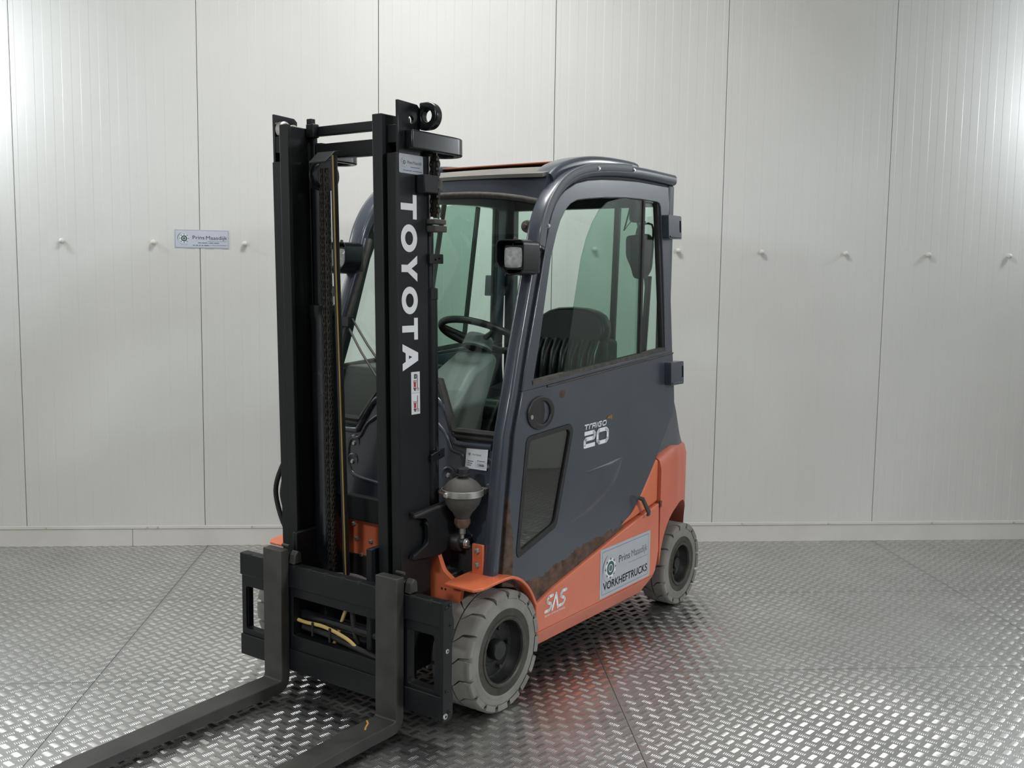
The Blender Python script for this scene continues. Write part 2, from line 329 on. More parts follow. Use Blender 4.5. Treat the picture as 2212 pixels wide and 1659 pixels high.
class Decal:
    """flat print: polygons in (u, v) with a material and a layer, laid on a plane"""
    def __init__(s): s.v, s.f, s.m, s.mats = [], [], [], []
    def _mi(s, mat):
        if mat not in s.mats: s.mats.append(mat)
        return s.mats.index(mat)
    def raw(s, v2, f2, mat, layer):
        n = len(s.v); s.v += [(a, b, layer) for a, b in v2]; s.f += [tuple(i + n for i in q) for q in f2]; s.m += [s._mi(mat)] * len(f2); return s
    def poly(s, loops, mat, layer=1):
        if not isinstance(loops[0][0], (list, tuple)): loops = [loops]
        return s.raw(*fill_loops(loops), mat, layer)
    def rect(s, a0, a1, b0, b1, mat, layer=1): return s.raw([(a0, b0), (a1, b0), (a1, b1), (a0, b1)], [(0, 1, 2, 3)], mat, layer)
    def frame(s, a0, a1, b0, b1, w, mat, layer=1): return s.poly([[(a0, b0), (a1, b0), (a1, b1), (a0, b1)], [(a0 + w, b0 + w), (a1 - w, b0 + w), (a1 - w, b1 - w), (a0 + w, b1 - w)]], mat, layer)
    def text(s, t, u, v, h, mat, width=None, layer=2, slant=0.0, bold=0.0):
        p, f = text_polys(t, h); x0 = min(a for a, b in p); x1 = max(a for a, b in p); k = 1.0 if width is None else width / (x1 - x0)
        for o in ((0, 0),) if not bold else ((-bold, 0), (bold, 0), (0, bold), (0, -bold)):
            s.raw([(u + (a - x0) * k + slant * b + o[0], v + b + o[1]) for a, b in p], f, mat, layer)
        return s
    def stroke(s, pts, w, mat, layer=2, n=10, cap=True):
        for i in range(len(pts) - 1):
            a, b = Vector(pts[i]), Vector(pts[i + 1]); d = (b - a).normalized(); q = Vector((-d.y, d.x)) * w / 2
            s.raw([tuple(a + q), tuple(a - q), tuple(b - q), tuple(b + q)], [(0, 1, 2, 3)], mat, layer)
            if 0 < i or cap: s.raw(circle2(a.x, a.y, w / 2, n), [tuple(range(n))], mat, layer)
        if cap: s.raw(circle2(*pts[-1], w / 2, n), [tuple(range(n))], mat, layer)
        return s
    def arc(s, cx, cy, r, w, a0, a1, mat, layer=1, n=16, taper=False):
        v = []
        for i in range(n + 1):
            t = math.radians(a0 + (a1 - a0) * i / n); ww = w * (math.sin(math.pi * i / n) * 0.9 + 0.1) if taper else w
            v += [(cx + (r - ww / 2) * math.cos(t), cy + (r - ww / 2) * math.sin(t)), (cx + (r + ww / 2) * math.cos(t), cy + (r + ww / 2) * math.sin(t))]
        return s.raw(v, [(2 * i, 2 * i + 2, 2 * i + 3, 2 * i + 1) for i in range(n)], mat, layer)
    def gear(s, cx, cy, r):
        for k in range(8):
            a = math.radians(45 * k); ca, sa = math.cos(a), math.sin(a)
            tri = [(1.02 * r, -0.2 * r), (1.02 * r, 0.2 * r), (1.45 * r, 0)]
            s.poly([(cx + p * ca - q * sa, cy + p * sa + q * ca) for p, q in tri], 'ink', 1)
            a = math.radians(45 * k + 22.5); ca, sa = math.cos(a), math.sin(a)
            sq = [(0.95 * r, -0.17 * r), (1.32 * r, -0.15 * r), (1.32 * r, 0.15 * r), (0.95 * r, 0.17 * r)]
            s.poly([(cx + p * ca - q * sa, cy + p * sa + q * ca) for p, q in sq], 'white', 1)
        s.arc(cx, cy, r * 1.0, r * 0.22, 0, 360, 'white', 2, 28)
        s.poly(circle2(cx, cy, r * 0.92, 28), 'green', 3)
        s.arc(cx, cy, r * 0.46, r * 0.12, 0, 360, 'white', 4, 24)
        s.poly(circle2(cx, cy, r * 0.28, 16), 'ink2', 4)
        s.arc(cx + 0.05 * r, cy, r * 1.95, r * 0.16, 112, 200, 'ink', 1, 20, True)
        s.arc(cx + 0.05 * r, cy, r * 1.95, r * 0.05, 200, 300, 'ink2', 1, 20)
        return s
    def build(s, name, P0, U, V, parent, lift=0.0004, step=0.00025):
        P0, U, V = Vector(P0), Vector(U), Vector(V); nn = U.cross(V).normalized()
        v = [tuple(P0 + U * a + V * b + nn * (lift + step * l)) for a, b, l in s.v]
        return mesh(name, v, s.f, s.mats, parent, 0, fmats=s.m, fix=False)
def tag(o, label, cat, group=None, kind=None):
    o['label'] = label; o['category'] = cat
    if group: o['group'] = group
    if kind: o['kind'] = kind
    return o
def struct(o, label, cat): return tag(o, label, cat, kind='structure')
# ------------------------------------------------------------------ the room
S0, S1, T1, CEIL = -3.81, 4.26, -8.02, 4.25      # wall coordinates: along the wall, into the room, height
PW, P0S = 1.00867, -2.801
wall_back = box('wall_back', S0, S1, 0.012, 0.08, 0.0, CEIL, 'wall_dark', None); wall_back.matrix_world = WALL
struct(wall_back, 'white ribbed metal sandwich panel wall behind the forklift', 'wall')
def panel_mesh():
    pr = [(0.0015, 0.012), (0.0015, 0.003), (0.004, 0.0)]
    x = 0.027
    while x + 0.055 < PW - 0.01:
        pr += [(x, 0.0), (x + 0.003, 0.0009), (x + 0.049, 0.0009), (x + 0.052, 0.0)]; x += 0.1
    pr += [(PW - 0.004, 0.0), (PW - 0.0015, 0.003), (PW - 0.0015, 0.012)]
    v = [(a, b, 0.110) for a, b in pr] + [(a, b, CEIL) for a, b in pr]; n = len(pr)
    return v, [(i, i + 1, n + i + 1, n + i) for i in range(n - 1)]
pv, pf = panel_mesh(); panel0 = None
for k in range(-1, 7):
    if panel0 is None:
        panel0 = mesh('wall_panel', pv, pf, 'wall', wall_back, 0, fix=False); o = panel0
    else:
        o = panel0.copy(); COL.objects.link(o)
    o.location = (P0S + k * PW, 0, 0)
# white domed bolt caps in a row
cap0 = None
for s in (-2.549, -2.046, -1.538, -1.03, -0.53, -0.03, 0.474, 0.972, 1.476, 1.987, 2.501, 3.011):
    if cap0 is None:
        cap0 = MB().lathe([(0.0, -0.032), (0.007, -0.031), (0.012, -0.027), (0.0145, -0.020), (0.0145, -0.012), (0.011, -0.009), (0.011, 0.001)], (0, 0, 0), 'y', 18).build('bolt_cap', 'kick', wall_back, 40); o = cap0
    else:
        o = cap0.copy(); COL.objects.link(o)
    o.location = (s, 0, 1.757)
# small puddle-weld screws in the base track
base = MB().box(S0, S1, -0.012, 0.006, 0.1035, 0.1185).box(S0, S1, -0.0135, -0.010, 0.1035, 0.1065).build('trim_1', 'kick', None, 35, 0.001)
base.matrix_world = WALL; struct(base, 'white metal base track along the foot of the panel wall', 'trim')
sc0 = None
for s in (-2.69, -2.12, -2.06, -1.52, 0.45, 0.86, 1.42, 1.96, 2.62, 3.15):
    if sc0 is None: sc0 = MB().lathe([(0.0, -0.0175), (0.004, -0.017), (0.0055, -0.0145), (0.0055, -0.011)], (0, 0, 0), 'y', 10).build('screw', 'steel', base, 40); o = sc0
    else: o = sc0.copy(); COL.objects.link(o)
    o.location = (s, 0, 0.112)
bb = box('baseboard_back', S0, S1, 0.004, 0.012, 0.0, 0.103, 'wall_dark', None); bb.matrix_world = WALL
struct(bb, 'white kick board strip between wall track and tread plate floor', 'baseboard')
for a, b in ((S0, -2.206), (-2.2035, 0.25), (0.2525, S1)): box('kick_board', a, b, -0.010, 0.004, 0.0, 0.1015, 'kick', bb, 0.0015)
# floor of aluminium tread plates, 2 x 1 m, with raised bars in alternating groups
floor = box('floor', S0, S1, T1, 0.05, -0.06, -0.006, 'wall_dark', None); floor.matrix_world = WALL
struct(floor, 'silver aluminium five-bar tread plate floor', 'floor')
PL, PD = 2.008, 1.009
def tread_mesh():
    v, f = [], []; p = 0.0616; nb = 6; L = 0.0290; sp = 0.0068; wd = 0.0026; hh = 0.0019
    nx, ny = int(PL / p) + 1, int(PD / p) + 1
    for kind in (0, 1):
        ang = math.radians(-47 if kind == 0 else 47); ca, sa = math.cos(ang), math.sin(ang)
        off = p * 0.25 + (0 if kind == 0 else p / 2)
        for i in range(nx):
            for j in range(ny):
                cx, cy = off + i * p, off + j * p
                for b in range(nb):
                    q = (b - (nb - 1) / 2) * sp
                    if not (0.008 < cx - sa * q < PL - 0.008 and 0.008 < cy + ca * q < PD - 0.008): continue
                    n = len(v); ln = L * (0.5 - 0.045 * abs(b - (nb - 1) / 2) / 2.5)
                    def P(l, w, h):
                        bow = 0.0022 * (1 - (l / ln) ** 2)
                        l2, w2 = l, w + q + bow; v.append((cx + ca * l2 - sa * w2, cy + sa * l2 + ca * w2, h))
                    P(-ln, 0, 0)
                    for l, k in ((-ln * 0.55, 0.8), (0, 1.0), (ln * 0.55, 0.8)):
                        P(l, -wd * k, 0); P(l, 0, hh * k); P(l, wd * k, 0)
                    P(ln, 0, 0)
                    f += [(n, n + 1, n + 2), (n, n + 2, n + 3), (n + 1, n + 4, n + 5, n + 2), (n + 2, n + 5, n + 6, n + 3),
                          (n + 4, n + 7, n + 8, n + 5), (n + 5, n + 8, n + 9, n + 6), (n + 7, n + 10, n + 8), (n + 8, n + 10, n + 9)]
    return v, f
plate0 = tread0 = None
for i in range(-1, 4):
    for j in range(8):
        s, t = -3.782 + 2.008 * (i), -(j + 1) * 1.009
        if s + PL > S1 + 0.1 + 1.9 or s < S0 - 2.1: continue
        if i == -1 and s + PL < S0 + 0.02: continue
        if plate0 is None:
            plate0 = box('tread_plate', 0.0012, PL - 0.0012, 0.0012, PD - 0.0012, -0.005, 0.0, 'alu', floor); o = plate0
            tv, tf = tread_mesh()
            me = bpy.data.meshes.new('tread_bars'); me.from_pydata(tv, [], tf); me.update()
            tread0 = finish('tread_bars', me, 'alu_bar', o, 0); me.shade_smooth(); tr = tread0
        else:
            o = plate0.copy(); COL.objects.link(o); tr = tread0.copy(); COL.objects.link(tr); tr.parent = o
        tr['kind'] = 'stuff'; o.location = (s, t, 0)
# remaining shell, out of view, closes the room
for nm, b_, lab in (('wall_left', (S0 - 0.08, S0, T1, 0.08, 0, CEIL), 'white metal side wall left of the forklift'),
                    ('wall_right', (S1, S1 + 0.08, T1, 0.08, 0, CEIL), 'white metal side wall right of the forklift'),
                    ('wall_front', (S0 - 0.08, S1 + 0.08, T1 - 0.08, T1, 0, CEIL), 'unseen wall opposite the forklift, coloured dark to cut bounce light')):
    o = box(nm, *b_, 'dimmed_wall' if nm == 'wall_front' else 'wall', None); o.matrix_world = WALL; struct(o, lab, 'wall')
o = box('ceiling', S0 - 0.08, S1 + 0.08, T1 - 0.08, 0.08, CEIL, CEIL + 0.1, 'wall', None); o.matrix_world = WALL
struct(o, 'white panel ceiling above the forklift', 'ceiling')
# company sticker on the wall, across a panel joint
dc = Decal(); w_, h_ = 0.302, 0.103
dc.rect(0, w_, 0, h_, 'wallsticker', 0).frame(0.003, w_ - 0.003, 0.003, h_ - 0.003, 0.0012, 'ink2', 1)
dc.gear(0.053, 0.053, 0.019)
dc.text('Prins', 0.100, 0.050, 0.0205, 'ink', 0.066).text('Maasdijk', 0.175, 0.049, 0.0205, 'ink', 0.118)
dc.rect(0.182, 0.293, 0.0385, 0.0398, 'ink2', 2)
x = 0.130
for wv in (0.018, 0.030, 0.003, 0.022, 0.028): dc.rect(x, x + wv, 0.0275, 0.0315, 'ink2', 2); x += wv + 0.004
x = 0.102
for wv in (0.010, 0.014, 0.008, 0.010, 0.026, 0.003): dc.rect(x, x + wv, 0.0135, 0.0178, 'ink2', 2); x += wv + 0.005
dc.text('www.prinsmaasdijk.nl', 0.206, 0.0145, 0.0065, 'ink2', 0.088)
sg = mesh('wall_sticker', [(a, -0.0018 if True else 0, b) for a, b in ((0, 0), (w_, 0), (w_, h_), (0, h_))] + [(a, -0.0004, b) for a, b in ((0, 0), (w_, 0), (w_, h_), (0, h_))],
          [(0, 1, 2, 3), (4, 7, 6, 5), (0, 4, 5, 1), (1, 5, 6, 2), (2, 6, 7, 3), (3, 7, 4, 0)], 'wallsticker', None, 0)
sg.matrix_world = WALL @ Matrix.Translation((-1.932, 0, 1.7295)) @ Matrix.Rotation(math.radians(0.35), 4, 'Y')
dc.build('print', (0, -0.0018, 0), (1, 0, 0), (0, 0, 1), sg)
tag(sg, 'pale blue company sticker with green gear emblem on the ribbed wall', 'sticker')
# ------------------------------------------------------------------ the forklift (local axes: x forward, y to its left, z up)
TY = 0.61652; _s, _c = math.sin(TY), math.cos(TY)
truck = bpy.data.objects.new('forklift_truck', None); COL.objects.link(truck); truck.empty_display_size = 0.3
truck.location = (-0.41795 - 0.05 * _c, 3.83319 + 0.05 * _s, 0); truck.rotation_euler = (0, 0, math.atan2(-_c, -_s))
tag(truck, 'orange and slate grey electric counterbalance forklift with black mast and enclosed cab', 'forklift')

# ---------------- wheels
def wheel(cx, y_out, R, Wd, rl, sgn, nl):
    """wheel standing with its outer face at y_out*sgn"""
    Y = lambda h: sgn * (y_out - h)                # h = distance inwards from the outer face
    ti = MB(); core = R - 0.011
    prof = [(rl + 0.004, 0.006), (rl + 0.012, 0.003), (rl + 0.028, 0.006), (rl + 0.032, 0.004)]
    out = [(rl + 0.032, 0.004), (rl + 0.038, 0.0025), (R - 0.052, 0.003), (R - 0.044, 0.0055), (R - 0.036, 0.003), (R - 0.027, 0.006), (core - 0.004, 0.012), (core, 0.022), (core, Wd - 0.022), (core - 0.004, Wd - 0.012), (R - 0.04, Wd - 0.003), (rl + 0.03, Wd - 0.004), (rl, Wd - 0.02)]
    mir = lambda pr: [(r, sgn * (-h)) for r, h in pr]
    c = (cx, sgn * y_out, R)
    ti.lathe(mir(prof), c, 'y', 64, 1); ti.lathe(mir(out), c, 'y', 64, 0)
    for side in (0, 1):
        for k in range(nl):
            t0 = 2 * math.pi * (k + 0.5 * side) / nl; dt = 2 * math.pi / nl
            st = ((Wd * 0.5 - 0.004, 0.00, 0.012), (Wd * 0.40, 0.05, 0.02), (Wd * 0.27, 0.15, 0.035), (Wd * 0.14, 0.16, 0.05), (0.007, 0.16, 0.07), (0.0005, 0.16, 0.085), (0.003, 0.16, 0.085))
            rr = (R, R, R, R, R - 0.001, R - 0.008, R - 0.028); v, f = [], []; nt_ = 5
            for (h, sk, gap), ro in zip(st, rr):
                hh = h if side == 0 else Wd - h
                for q in range(nt_):
                    a = t0 + sk * 0.9 + gap / 2 + (dt - gap) * q / (nt_ - 1)
                    v.append((cx + ro * math.cos(a), Y(hh), R + ro * math.sin(a)))
            m_ = len(st)
            for i in range(m_ - 1):
                for q in range(nt_ - 1): f.append((i * nt_ + q, i * nt_ + q + 1, (i + 1) * nt_ + q + 1, (i + 1) * nt_ + q))
            n = len(v); ring = [i * nt_ for i in range(m_)], [i * nt_ + nt_ - 1 for i in range(m_)]
            for rg in ring:                        # flanks down to the carcass
                b0 = len(v)
                for i, idx in enumerate(rg):
                    x_, y_, z_ = v[idx]; a = math.atan2(z_ - R, x_ - cx); ro = min(rr[i] - 0.010, core - 0.002)
                    v.append((cx + ro * math.cos(a), y_ + sgn * (-0.004 if i > 3 and side == 0 else 0), R + ro * math.sin(a)))
                for i in range(m_ - 1): f.append((rg[i], rg[i + 1], b0 + i + 1, b0 + i))
            b0 = len(v); row = [q for q in range(nt_)]
            for idx in row:
                x_, y_, z_ = v[idx]; a = math.atan2(z_ - R, x_ - cx); v.append((cx + (core - 0.002) * math.cos(a), y_, R + (core - 0.002) * math.sin(a)))
            for q in range(nt_ - 1): f.append((row[q], row[q + 1], b0 + q + 1, b0 + q))
            ti.add(v, f, 0)
    tire = ti.build('tire', ['tire', 'tiredirt'], truck, 50)
    rm = MB()
    rm.lathe(mir([(rl + 0.005, 0.008), (rl + 0.002, 0.001), (rl - 0.004, 0.000), (rl - 0.010, 0.004), (rl - 0.012, 0.012)]), c, 'y', 48, 1)
    rm.lathe(mir([(rl - 0.012, 0.012), (rl - 0.020, 0.050), (rl - 0.026, 0.056), (rl * 0.42, 0.060), (rl * 0.40, 0.058), (0, 0.058)]), c, 'y', 48, 0)
    rim = rm.build('rim', ['rim', 'rimlip'], tire, 40)
    MB().lathe(mir([(rl * 0.30, 0.058), (rl * 0.30, 0.030), (rl * 0.27, 0.024), (0, 0.022)]), c, 'y', 24).build('hub_cap', 'rim', tire, 40)
    for k in range(5):
        a = math.radians(72 * k + 32); q = rl * 0.62
        bolt('wheel_nut', (cx + q * math.cos(a), sgn * (y_out - 0.058), R + q * math.sin(a)), (0, sgn, 0), 0.0085, 0.016, 'rimlip' if k == 3 else 'rim', tire)
    return tire
FR, RR, WB = 0.2235, 0.1997, 1.526
for sg_ in (1, -1):
    wheel(0.0, 0.550, FR, 0.170, 0.127, sg_, 17)
    wheel(-WB, 0.5155, RR, 0.130, 0.103, sg_, 15)

# ---------------- chassis, skirts, fenders
ch = MB(); ch.box(-1.22, -0.24, -0.50, 0.50, 0.17, 0.46).box(-0.26, 0.10, -0.36, 0.36, 0.16, 0.50).box(-1.72, -1.20, -0.28, 0.28, 0.24, 0.60)  # body block of the chassis, added to block light inside
ch.box(-0.05, 0.05, -0.40, 0.40, 0.17, 0.28).box(-1.57, -1.48, -0.39, 0.39, 0.16, 0.24)
ch.build('chassis_light_block', 'plastic', truck, 35, 0.004)
SK = [(-0.225, 0.335), (-0.234, 0.154), (-1.128, 0.150), (-1.219, 0.244), (-1.246, 0.330), (-1.237, 0.556), (-0.895, 0.492), (-0.569, 0.421), (-0.36, 0.376)]
def skirt_map(sg):
    def fm(a, b, t):
        y = 0.530 - 0.055 * max(0, (0.222 - b) / 0.07) * 0.6
        return (a, sg * (y if t == 0 else 0.42), b)
    return fm
for sg_ in (1, -1):
    pl = []
    for i in range(len(SK)):                       # extra points on the crease z = 0.222
        a, b = SK[i], SK[(i + 1) % len(SK)]; pl.append(a)
        if (a[1] - 0.222) * (b[1] - 0.222) < 0: k = (0.222 - a[1]) / (b[1] - a[1]); pl.append((a[0] + k * (b[0] - a[0]), 0.222))
    up = [p for p in pl if p[1] >= 0.2219]; lo = [p for p in pl if p[1] <= 0.2221]
    xs = sorted(p[0] for p in pl if abs(p[1] - 0.222) < 1e-3)
    side = prism('side_skirt', up, skirt_map(sg_), 'skirt', truck, 25, 0.006, 3)
    prism('skirt_lower_edge', [(xs[1], 0.2215), (-0.234, 0.154), (-1.128, 0.150), (xs[0], 0.2215)], skirt_map(sg_), 'skirt', side, 25, 0.003)
    if sg_ == 1:
        d = Decal()                                # stability-system lettering, white
        w = 0.0125
        def S_(u): return [(u + 0.046, 0.060), (u + 0.020, 0.060), (u + 0.009, 0.052), (u + 0.010, 0.042), (u + 0.018, 0.036), (u + 0.034, 0.030), (u + 0.040, 0.021), (u + 0.033, 0.011), (u + 0.022, 0.006), (u - 0.002, 0.006)]
        sl = lambda pts: [(a + 0.10 * b, b) for a, b in pts]
        d.stroke(sl(S_(0.0)), w, 'letter').stroke(sl(S_(0.098)), w, 'letter')
        d.stroke(sl([(0.049, 0.003), (0.070, 0.062), (0.089, 0.003)]), 0.0115, 'letter')
        d.text('System of Active Stability', -0.004, -0.0155, 0.0085, 'letter', 0.148)
        d.build('lettering', (-0.289, 0.5305, 0.2865), (-1, 0, 0), (0, 0, 1), side)
        d = Decal(); w_, h_ = 0.449, 0.214
        d.poly(rrect(0, w_, 0, h_, 0.006), 'sticker', 0)
        d.poly([rrect(0.016, w_ - 0.016, 0.013, h_ - 0.013, 0.008), rrect(0.0178, w_ - 0.0178, 0.0148, h_ - 0.0148, 0.007)], 'blueink', 1)
        d.gear(0.088, 0.118, 0.034)
        d.text('Prins', 0.160, 0.126, 0.032, 'ink', 0.098).text('Maasdijk', 0.272, 0.126, 0.032, 'ink2', 0.150)
        d.rect(0.245, 0.425, 0.1045, 0.106, 'ink2', 2)
        d.text('VORKHEFTRUCKS', 0.028, 0.031, 0.034, 'ink', 0.395, bold=0.0009)
        d.build('company_sticker', (-0.706, 0.5305, 0.2325), (-1, 0, 0), (0, 0, 1), side)
# fenders: flat plate that curls down behind the front tire
for sg_ in (1, -1):
    top = spline2([(0.168, 0.492), (0.12, 0.498), (0.0, 0.502), (-0.06, 0.492), (-0.115, 0.462), (-0.165, 0.412), (-0.205, 0.345)], 4)
    v, f = [], []
    n = len(top)
    for i, (x, z) in enumerate(top):
        a = top[min(i + 1, n - 1)][0] - top[max(i - 1, 0)][0]; b = top[min(i + 1, n - 1)][1] - top[max(i - 1, 0)][1]; L = math.hypot(a, b)
        nx, nz = -b / L * -1, a / L * -1           # normal
        if nz < 0: nx, nz = -nx, -nz
        ins = 0.045 * max(0, (x - 0.123) / 0.045) ** 2
        for yy, th in ((0.395, 0), (0.552 - ins * 0.6, 0), (0.552 - ins * 0.6, 0.011), (0.395, 0.011)): v.append((x - nx * th, sg_ * yy, z - nz * th))
    for i in range(n - 1):
        for q in range(4): f.append((i * 4 + q, i * 4 + (q + 1) % 4, (i + 1) * 4 + (q + 1) % 4, (i + 1) * 4 + q))
    f += [(0, 1, 2, 3), tuple(range(n * 4 - 4, n * 4))]
    fd = mesh('front_fender', v, f, 'orange', truck, 40, 0.003)
    br = box('fender_bracket', 0.016, 0.028, sg_ * 0.412, sg_ * 0.462, 0.498, 0.612, 'orange', fd, 0.003)
    for zz in (0.588, 0.535): bolt('bracket_bolt', (0.028, sg_ * 0.437, zz), (1, 0, 0), 0.0095, 0.012, 'steel', fd)
# orange front frame behind the mast
prism('front_frame_plate', [[(-0.25, 0.40), (0.25, 0.40), (0.25, 0.655), (-0.25, 0.655)], circle2(-0.225, 0.55, 0.010, 10)], pyz(0.095, 0.075), 'orange', truck, 35, 0.003)
ffp = bpy.data.objects['front_frame_plate']
for y, z in ((-0.118, 0.618), (-0.103, 0.560), (-0.027, 0.560), (-0.075, 0.500), (0.005, 0.470)): bolt('frame_bolt', (0.095, y, z), (1, 0, 0), 0.0085, 0.010, 'steel', ffp)
d = Decal()
for k, (u, v, s_) in enumerate(((0, 0.022, 'APP'), (0.0, 0.009, '196'), (0.018, -0.004, '20'))): d.text(s_, u, v, 0.009, 'ink', 0.024 if k < 2 else 0.014, slant=0.2)
d.build('handwriting', (0.0952, 0.012, 0.612), (0, 1, 0), (0, 0, 1), ffp)
prism('tie_plate', [(-0.20, 0.47), (-0.165, 0.47), (-0.165, 0.565), (-0.20, 0.565)], pyz(0.125, 0.095), 'orange', ffp, 35, 0.004)
for sg_ in (1, -1):                               # front corner plates with the tilt-cylinder opening
    o = prism('axle_bracket', [(sg_ * a_, b_) for a_, b_ in round_poly([(0.255, 0.40), (0.370, 0.375), (0.425, 0.41), (0.440, 0.488), (0.395, 0.492), (0.350, 0.520), (0.325, 0.575), (0.318, 0.620), (0.255, 0.630)], 0.012)], pyz(0.118, 0.098), 'orange', truck, 35, 0.004)
    for y in (0.345, 0.362): MB().lathe([(0.0045, 0.0), (0.0045, 0.0015), (0, 0.0015)], (0.1175, sg_ * y, 0.452), 'x', 10).build('hole', 'rubber', o)  # black disc paints the dark inside a drilled hole

# ---------------- counterweight and rear body
def cw_y(x):
    P = [(-1.25, 0.530), (-1.45, 0.516), (-1.58, 0.486), (-1.70, 0.440), (-1.80, 0.385), (-1.88, 0.310), (-1.925, 0.22), (-1.94, 0.12)]
    for (a, ya), (b, yb) in zip(P, P[1:]):
        if x >= b: k = (x - a) / (b - a); return ya + k * (yb - ya)
    return P[-1][1]
def cw_lo(x):
    d_ = 0.272 ** 2 - (x + WB) ** 2
    z = 0.24 + math.sqrt(d_) if d_ > 0 else 0.24
    return max(0.26, z) if x > -1.80 else 0.26
xs = [-1.25 - 0.69 * i / 30 for i in range(31)]
v, f = [], []
for x in xs:
    yo, zl = cw_y(x), cw_lo(x); zh = 0.768 + 0.036 * min(1, (-1.25 - x) / 0.17) if x > -1.44 else 0.804 - 0.05 * ((-1.44 - x) / 0.5)
    for yy, zz in ((yo, zl), (yo, zl + 0.05), (yo * 1.0, zh - 0.055), (yo - 0.012, zh - 0.015), (yo - 0.04, zh), (-yo + 0.04, zh), (-yo + 0.012, zh - 0.015), (-yo, zh - 0.055), (-yo, zl + 0.05), (-yo, zl)): v.append((x, yy, zz))
n = 10
for i in range(len(xs) - 1):
    for q in range(n): f.append((i * n + q, i * n + (q + 1) % n, (i + 1) * n + (q + 1) % n, (i + 1) * n + q))
f += [tuple(range(n)), tuple(range((len(xs) - 1) * n, len(xs) * n))]
cw = mesh('counterweight', v, f, 'coral', truck, 50)
box('latch_tab', -1.262, -1.245, 0.524, 0.5325, 0.535, 0.565, 'rustiron', cw, 0.002)
for sg_ in (1, -1):
    bp_ = prism('battery_side_panel', [(-1.2455, 0.560), (-1.2455, 0.752), (-1.225, 0.765), (-1.19, 0.735), (-1.10, 0.640), (-1.02, 0.560), (-0.86, 0.500)], pxz(sg_ * 0.518, sg_ * 0.44), 'orange', truck, 35, 0.012, 3)
    if sg_ == 1: MB().sweep([(-1.035, 0.527, 0.615), (-1.045, 0.545, 0.61), (-1.085, 0.556, 0.545), (-1.088, 0.552, 0.53)], rrect(-0.011, 0.011, -0.006, 0.006, 0.003, 2), (1, 0, 0)).build('door_catch', 'rimlip', bp_, 40)
rc = MB()                                          # grey rear cover between cab and counterweight
v, f = [], []
prof = [(-1.20, 0.70, 0.49), (-1.23, 1.02, 0.487), (-1.43, 1.06, 0.487), (-1.47, 0.98, 0.487), (-1.55, 0.86, 0.47), (-1.66, 0.80, 0.43), (-1.80, 0.785, 0.36), (-1.86, 0.75, 0.30)]
for x, z, yo in prof: v += [(x, yo, 0.70), (x, yo, z - 0.02), (x, yo - 0.03, z), (x, -yo + 0.03, z), (x, -yo, z - 0.02), (x, -yo, 0.70)]
n = 6
for i in range(len(prof) - 1):
    for q in range(n): f.append((i * n + q, i * n + (q + 1) % n, (i + 1) * n + (q + 1) % n, (i + 1) * n + q))
f += [tuple(range(n)), tuple(range((len(prof) - 1) * n, len(prof) * n))]
mesh('rear_cover', v, f, 'cabgrey', truck, 45)
# ---------------- cab
def lerp_tab(tab, z):
    if z <= tab[0][0]: return tab[0][1]
    for (a, va), (b, vb) in zip(tab, tab[1:]):
        if z <= b: return va + (vb - va) * (z - a) / (b - a)
    return tab[-1][1]
def yS(z): return 0.515 - 0.045 * max(0.0, (z - 1.13) / 0.87)
XD = [(0.44, -0.018), (0.497, -0.028), (0.74, -0.054), (1.01, -0.089), (1.16, -0.135), (1.31, -0.182), (1.654, -0.305), (1.795, -0.352), (1.868, -0.394), (1.922, -0.462), (2.0, -0.55)]
XW = [(0.44, 0.0), (0.5, -0.012), (0.74, -0.040), (1.0, -0.075), (1.16, -0.122), (1.31, -0.168), (1.654, -0.290), (1.795, -0.335), (1.88, -0.362), (1.99, -0.385)]
xd = lambda z: lerp_tab(XD, z)
xw = lambda z: lerp_tab(XW, z)
def side_map(sg, out, th):                         # on the tapered cab side: out = offset outwards, th = thickness
    return lambda a, b, t: (a, sg * (yS(b) + out - (0 if t == 0 else th)), b)
DOOR_LO = [(-0.020, 0.455), (-0.028, 0.497), (-0.054, 0.74), (-0.089, 1.01), (-0.137, 1.165), (-0.54, 1.190), (-0.95, 1.217), (-1.372, 1.245), (-1.380, 1.13), (-1.392, 1.03), (-1.388, 0.985), (-1.374, 0.944), (-1.32, 0.884), (-1.255, 0.806), (-1.19, 0.728), (-1.125, 0.660), (-1.064, 0.599), (-0.995, 0.545), (-0.92, 0.500), (-0.83, 0.468), (-0.741, 0.446), (-0.555, 0.404), (-0.381, 0.366), (-0.235, 0.338), (-0.175, 0.345), (-0.11, 0.43)]
DOOR_UP = [(-0.137, 1.165), (-0.182, 1.31), (-0.243, 1.48), (-0.305, 1.654), (-0.352, 1.795), (-0.372, 1.835), (-0.398, 1.872), (-0.428, 1.900), (-0.465, 1.925), (-0.549, 1.960), (-0.645, 1.980), (-0.749, 1.992), (-0.91, 2.003), (-1.07, 2.010), (-1.361, 2.010), (-1.363, 1.594), (-1.372, 1.245), (-0.95, 1.217), (-0.54, 1.190)]
WIN = [(-0.208, 1.186), (-0.261, 1.341), (-0.353, 1.655), (-0.399, 1.754), (-0.430, 1.806), (-0.470, 1.850), (-0.507, 1.875), (-0.555, 1.892), (-0.636, 1.903), (-0.79, 1.919), (-0.943, 1.929), (-1.10, 1.933), (-1.243, 1.932), (-1.265, 1.928), (-1.276, 1.912), (-1.293, 1.593), (-1.301, 1.259), (-0.85, 1.228)]
LOWW = round_poly([(-0.165, 0.992), (-0.470, 1.010), (-0.495, 0.985), (-0.382, 0.610), (-0.120, 0.540), (-0.108, 0.565)], 0.025, 4)
